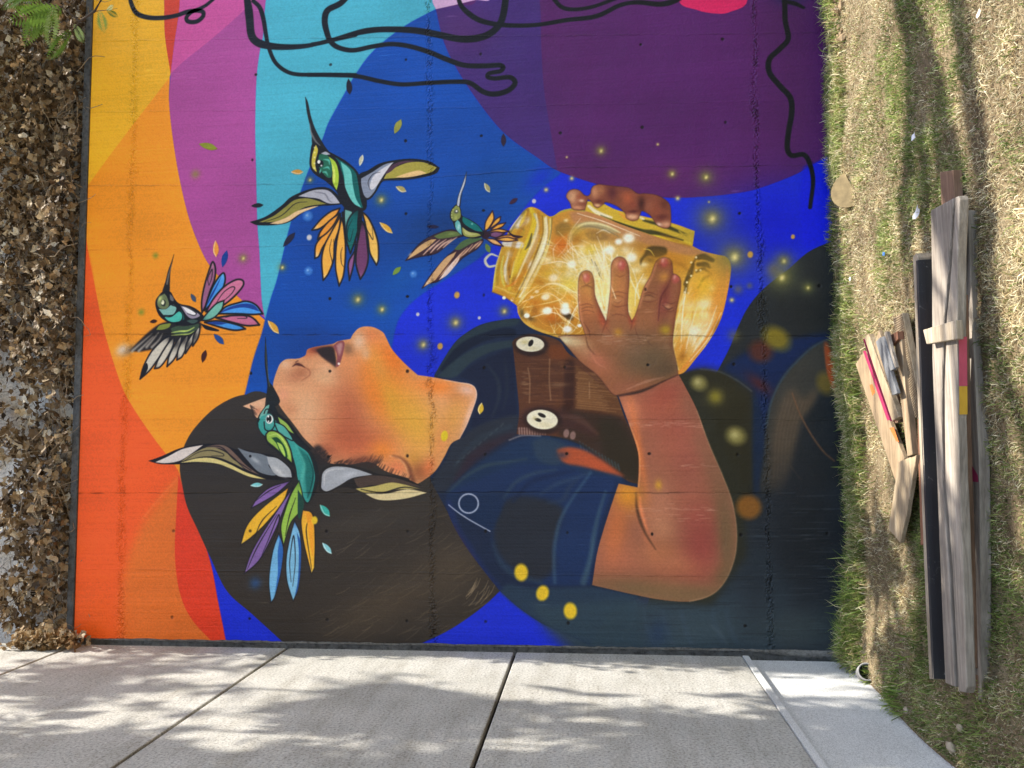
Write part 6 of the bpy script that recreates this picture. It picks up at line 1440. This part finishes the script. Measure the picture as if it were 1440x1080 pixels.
for i in range(17):
    o = link('leaf', wl_, M_WEED, weed, (R.uniform(-.04, .12), R.uniform(-.08, .08), R.uniform(.01, .06))); o.rotation_euler = (R.uniform(-.5, .5), R.uniform(-.9, .1), R.uniform(0, 6.28)); s_ = R.uniform(.5, 1.1); o.scale = (s_, s_, s_)

# ---------------------------------------------------------------- dry ivy over the coping
M_IVYL = leaf_material('dry_ivy_leaf', [(0, (.09, .06, .034)), (.3, (.20, .135, .072)), (.6, (.33, .235, .13)), (.85, (.48, .37, .23)), (1, (.62, .54, .40))], .2)
M_IVYV = vcol_material('dry_ivy_mass', .75, .2); M_STEM = plain('dry_stem', (.30, .23, .15), .9, .1, .5, 40)
ivy = empty('dry_ivy', (2, .2, WALL_TOP)); tag(ivy, 'mass of dry brown ivy hanging over the coping of the mural wall', 'plant')
IL = Vector(ivy.location)
def ivy_leaf(seed):
    q = random.Random(seed); bm = bmesh.new(); n = 9; c = bm.verts.new((0, 0, 0)); ring = []
    for k in range(n):
        t = 2 * math.pi * k / n; rr_ = (1 if k % 2 == 0 else .66) * q.uniform(.75, 1.1)
        ring.append(bm.verts.new((rr_ * math.cos(t), rr_ * math.sin(t) * .85, q.uniform(-.28, .28) * rr_ + .22 * rr_ * rr_)))
    for k in range(n): bm.faces.new((c, ring[k], ring[(k + 1) % n]))
    return bm
protos = [bm_mesh('ivy_leaf', ivy_leaf(s)) for s in range(7)]
pv = []
for m in protos:
    m.materials.append(M_IVYL); a = np.zeros(len(m.vertices) * 3); m.vertices.foreach_get('co', a); pv.append(a.reshape(-1, 3))
ri = np.random.RandomState(21)
def ivy_spot():
    """a spot on the ivy curtain: x along the wall, y out of it, z up"""
    while True:
        x = ri.uniform(-.45, 4.9); z = WALL_TOP + .05 + ri.uniform(0, 1.35)
        d = vnoise(np.array([x]), np.array([z]), 1.7, 31)[0] * .6 + vnoise(np.array([x]), np.array([z]), 5.0, 32)[0] * .4
        hole = .53 if x < 2.0 else .30 if x < 2.7 else .05
        if x < 2.1 and z < WALL_TOP + .2: hole = .3
        if d < hole and ri.rand() > .12: continue
        y = .25 - ri.rand() ** .7 * (.10 + .30 * d) - .16 * math.exp(-((z - WALL_TOP - .15) / .09) ** 2) * ri.rand()
        return x, y, z
Vb, Fb, Tb = [], [], []; off = 0; cnt = 0
TINT = np.array([(.055, .036, .02), (.12, .077, .04), (.20, .13, .066), (.29, .195, .10), (.38, .275, .155), (.50, .39, .24), (.64, .56, .42)])
near = []
for i in range(13000):
    x, y, z = ivy_spot()
    if z > WALL_TOP + .75 and i % 2: continue
    s_ = ri.uniform(.020, .040) * (1.3 if ri.rand() < .1 else 1)
    rot = Matrix.Rotation(ri.uniform(0, 6.28), 3, 'Z') @ Matrix.Rotation(ri.uniform(-1.3, 1.3), 3, 'X') @ Matrix.Rotation(ri.uniform(0, 6.28), 3, 'Z')
    rot = Matrix.Rotation(math.radians(70), 3, 'X') @ rot
    if y < .05 and len(near) < 270 and z < WALL_TOP + .62 and -.2 < x < 4.6: near.append((x, y, z, s_, rot)); continue
    k = ri.randint(7); v = pv[k] @ (np.array(rot).T) * s_ + np.array((x, y, z)) - np.array(IL)
    Vb.append(v); n = len(v); Fb += [(off, off + 1 + j, off + 1 + (j + 1) % 9) for j in range(9)]; off += n
    Tb.append(np.tile(TINT[min(6, int(abs(ri.normal(0, 2.2)) + ri.rand() * 2.8))] * ri.uniform(.7, 1.2), (n, 1)))
# the bunch that spills round the corner onto the side wall
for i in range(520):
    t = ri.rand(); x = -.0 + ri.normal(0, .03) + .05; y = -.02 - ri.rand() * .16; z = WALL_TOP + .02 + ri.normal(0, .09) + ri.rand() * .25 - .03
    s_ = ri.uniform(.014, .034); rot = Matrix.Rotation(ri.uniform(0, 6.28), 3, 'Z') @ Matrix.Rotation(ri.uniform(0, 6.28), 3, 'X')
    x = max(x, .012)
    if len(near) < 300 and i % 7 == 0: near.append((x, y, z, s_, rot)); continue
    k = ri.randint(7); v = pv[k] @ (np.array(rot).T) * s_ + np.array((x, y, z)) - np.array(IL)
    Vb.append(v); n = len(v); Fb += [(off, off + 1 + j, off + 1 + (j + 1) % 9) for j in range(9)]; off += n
    Tb.append(np.tile(TINT[min(6, int(abs(ri.normal(0, 1.8)) + 2.6))] * ri.uniform(.8, 1.25), (n, 1)))  # paler tints put the sunlight on this bunch into its colour
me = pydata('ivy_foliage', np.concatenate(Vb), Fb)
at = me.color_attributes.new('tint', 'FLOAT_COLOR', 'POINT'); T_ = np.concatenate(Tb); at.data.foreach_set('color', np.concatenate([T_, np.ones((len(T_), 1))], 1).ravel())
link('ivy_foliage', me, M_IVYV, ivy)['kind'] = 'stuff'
for x, y, z, s_, rot in near:
    o = link('ivy_leaf', protos[ri.randint(7)], None, ivy, Vector((x, y, z)) - IL); o.rotation_euler = rot.to_euler(); o.scale = (s_,) * 3
bm = bmesh.new()
for i in range(620):
    if i < 420: x, y, z = ivy_spot(); z = min(z, WALL_TOP + .8)
    else: x, y, z = ri.uniform(0, 4.6), ri.uniform(-.02, .06), WALL_TOP + ri.uniform(.08, .3)
    p = Vector((x, y, z)) - IL; dd = Vector((ri.normal(0, 1), ri.normal(0, .25), ri.normal(-.3, .6))).normalized(); pts = [p]
    for k in range(ri.randint(4, 8)):
        dd = (dd + Vector((ri.normal(0, .35), ri.normal(0, .12), ri.normal(0, .35)))).normalized(); p = p + dd * .045; pts.append(p)
    r0 = ri.uniform(.0014, .0042); tube(bm, pts, [r0 * (1 - .6 * k / len(pts)) for k in range(len(pts))], 4)
link('ivy_stems', bm_mesh('ivy_stems', bm), M_STEM, ivy)['kind'] = 'stuff'

# ---------------------------------------------------------------- feathery green twig hanging in by the coping
M_FERN = leaf_material('feathery_leaflet', [(0, (.10, .20, .02)), (.5, (.17, .28, .035)), (1, (.27, .36, .07))], .35)
M_BARK = plain('bark', (.085, .065, .05), .9, .1, .5, 30)
tw = empty('leafy_twig', tuple(on_wall(112, 20, -.45))); tag(tw, 'feathery green leafy twig hanging over the yellow corner of the wall', 'twig')
TL_ = Vector(tw.location)
bm = bmesh.new()
def wp(px, py, y): return Vector(on_wall(px, py, y)) - TL_
tube(bm, [wp(165, -70, -.5), wp(148, -10, -.46), wp(133, 16, -.44), wp(112, 30, -.42), wp(96, 52, -.40), wp(88, 80, -.38)], [.012, .010, .008, .006, .004, .002], 6)
tube(bm, [wp(112, 30, -.42), wp(88, 10, -.44), wp(60, 4, -.45), wp(40, -20, -.45)], [.005, .004, .003, .002], 5)
tube(bm, [wp(133, 16, -.44), wp(150, 14, -.46), wp(165, 12, -.48)], [.003, .002, .001], 5)
link('stem', bm_mesh('stem', bm), M_BARK, tw)
bm = bmesh.new()
def pinna(bm, p, d, up, L, n):
    d = d.normalized(); sd = d.cross(up).normalized()
    for k in range(n):
        t = (k + .6) / n; q = p + d * L * t; w = L * .26 * math.sin(math.pi * (t * .85 + .12))
        for s in (-1, 1):
            a = q; e = q + (sd * s + d * .55).normalized() * w; m1 = q.lerp(e, .5) + d * w * .16; m2 = q.lerp(e, .5) - d * w * .16
            bm.faces.new([bm.verts.new(v) for v in (a, m2, e, m1)])
    return bm
def frond(base, tip, n=9, seed=0):
    q = random.Random(seed); me_bm = bmesh.new(); d = tip - base
    for k in range(n):
        t = (k + .5) / n; p = base + d * t
        for s in (-1, 1):
            sd = d.cross(Vector((0, 1, 0))).normalized() * s
            dirp = (sd + d.normalized() * .6 + Vector((q.uniform(-.2, .2), q.uniform(-.4, .4), q.uniform(-.2, .2)))).normalized()
            pinna(me_bm, p, dirp, Vector((q.uniform(-.3, .3), 1, q.uniform(-.3, .3))), d.length * .42 * math.sin(math.pi * (t * .8 + .15)), 9)
    o = link('frond', bm_mesh('frond', me_bm), M_FERN, tw); return o
for i, (a, b_, c, e, y) in enumerate(((100, 42, 66, 84, -.42), (88, 12, 12, 30, -.45), (88, 12, 30, 48, -.45), (60, 4, 8, 6, -.44), (75, 8, 70, 66, -.46), (50, 0, 22, -30, -.45), (70, 5, 46, 56, -.43), (40, -12, 2, 14, -.47), (82, 10, 56, 40, -.41), (104, 34, 118, 60, -.40), (64, 4, 34, 66, -.42),
                                         (140, 15, 147, 46, -.47), (150, 14, 166, 24, -.48), (150, 14, 160, 8, -.48)  )):
    q = random.Random(i); p0, p1 = wp(a, b_, y), wp(c, e, y + q.uniform(-.06, .06)); fb_ = bmesh.new()
    pinna(fb_, p0, p1 - p0, Vector((q.uniform(-.35, .35), 1, q.uniform(-.35, .35))), (p1 - p0).length, 15)
    tube(fb_, [p0, p0.lerp(p1, .5), p1], [.0016, .0012, .0006], 3)
    link('frond', bm_mesh('frond', fb_), M_FERN, tw)

# ---------------------------------------------------------------- the tree whose shade falls on the side wall (outside the picture)
tree = empty('shade_tree', (7.2, -.88, 0)); tag(tree, 'slender tree standing beyond the picture, dappling the side wall with shade', 'tree')
T0 = Vector(tree.location); bm = bmesh.new(); q = random.Random(4)
trunk = [Vector((7.2, -.88, -.1)), Vector((7.15, -.87, 2)), Vector((7.05, -.86, 4)), Vector((6.8, -.9, 6)), Vector((6.1, -1.5, 7.7))]
tube(bm, [p - T0 for p in trunk], [.15, .135, .12, .10, .06], 10)
tube(bm, [Vector(p) - T0 for p in ((7.5, -1.36, -.1), (7.45, -1.38, 2.2), (7.3, -1.36, 4.5), (6.9, -1.34, 6.4), (6.1, -1.5, 7.7))], [.13, .12, .11, .09, .05], 10)
leaves = []; twigs = []
def grow(p, d, L, r_, lev):
    pts = [p]; 
    for k in range(5):
        d = (d + Vector((q.gauss(0, .18), q.gauss(0, .18), q.gauss(0, .10)))).normalized(); p = p + d * L / 5; pts.append(p)
        if lev < 3 and k > 0:
            for _ in range(2 if lev > 0 else 2):
                nd = (d + Vector((q.gauss(0, .7), q.gauss(0, .8), q.gauss(0, .45)))).normalized(); grow(p, nd, L * q.uniform(.42, .62), r_ * .5, lev + 1)
        if lev == 3: leaves.append((p, d))
    tube(bm, [v - T0 for v in pts], [r_ * (1 - .12 * k) for k in range(6)], 5 if lev < 2 else 3)
for i in range(18):
    yw = -.42 - 1.7 * q.random() ** .7; zw = q.uniform(-.6, 5.2); xc = max(q.uniform(2.3, 4.0), (6.3 - zw) / 1.73)
    tgt = Vector((xc, yw + xc * .06, zw + xc * SUN_DIR[2] / SUN_DIR[0])); st = trunk[-1] if tgt.z > 8 else trunk[-2]
    pts = [st.lerp(tgt, t) + Vector((q.gauss(0, .12), q.gauss(0, .12), .25 * math.sin(math.pi * t) + q.gauss(0, .08))) * (1 if 0 < t < 1 else 0) for t in (0, .25, .5, .75, 1)]
    tube(bm, [p - T0 for p in pts], [.035, .028, .022, .016, .010], 5)
    for p in pts[3:]: grow(p, Vector((q.gauss(-.1, .4), q.gauss(-.1, .35), q.gauss(.25, .6))).normalized(), q.uniform(.4, .7), .013, 2)
link('trunk', bm_mesh('trunk', bm, True), M_BARK, tree)
Vb, Fb = [], []; off = 0
for p, d in leaves:
    for _ in range(4):
        c = p + Vector((q.gauss(0, .09), q.gauss(0, .09), q.gauss(0, .07))); a = Vector((q.gauss(0, 1), q.gauss(0, 1), q.gauss(0, .5))).normalized(); b_ = a.orthogonal().normalized(); L_ = q.uniform(.07, .14); W_ = L_ * .42
        Vb += [c - a * L_ - T0, c + b_ * W_ - T0, c + a * L_ - T0, c - b_ * W_ - T0]; Fb.append((off, off + 1, off + 2, off + 3)); off += 4
link('crown', pydata('crown', Vb, Fb), M_FERN, tree)
print('tree leaves', len(Fb))
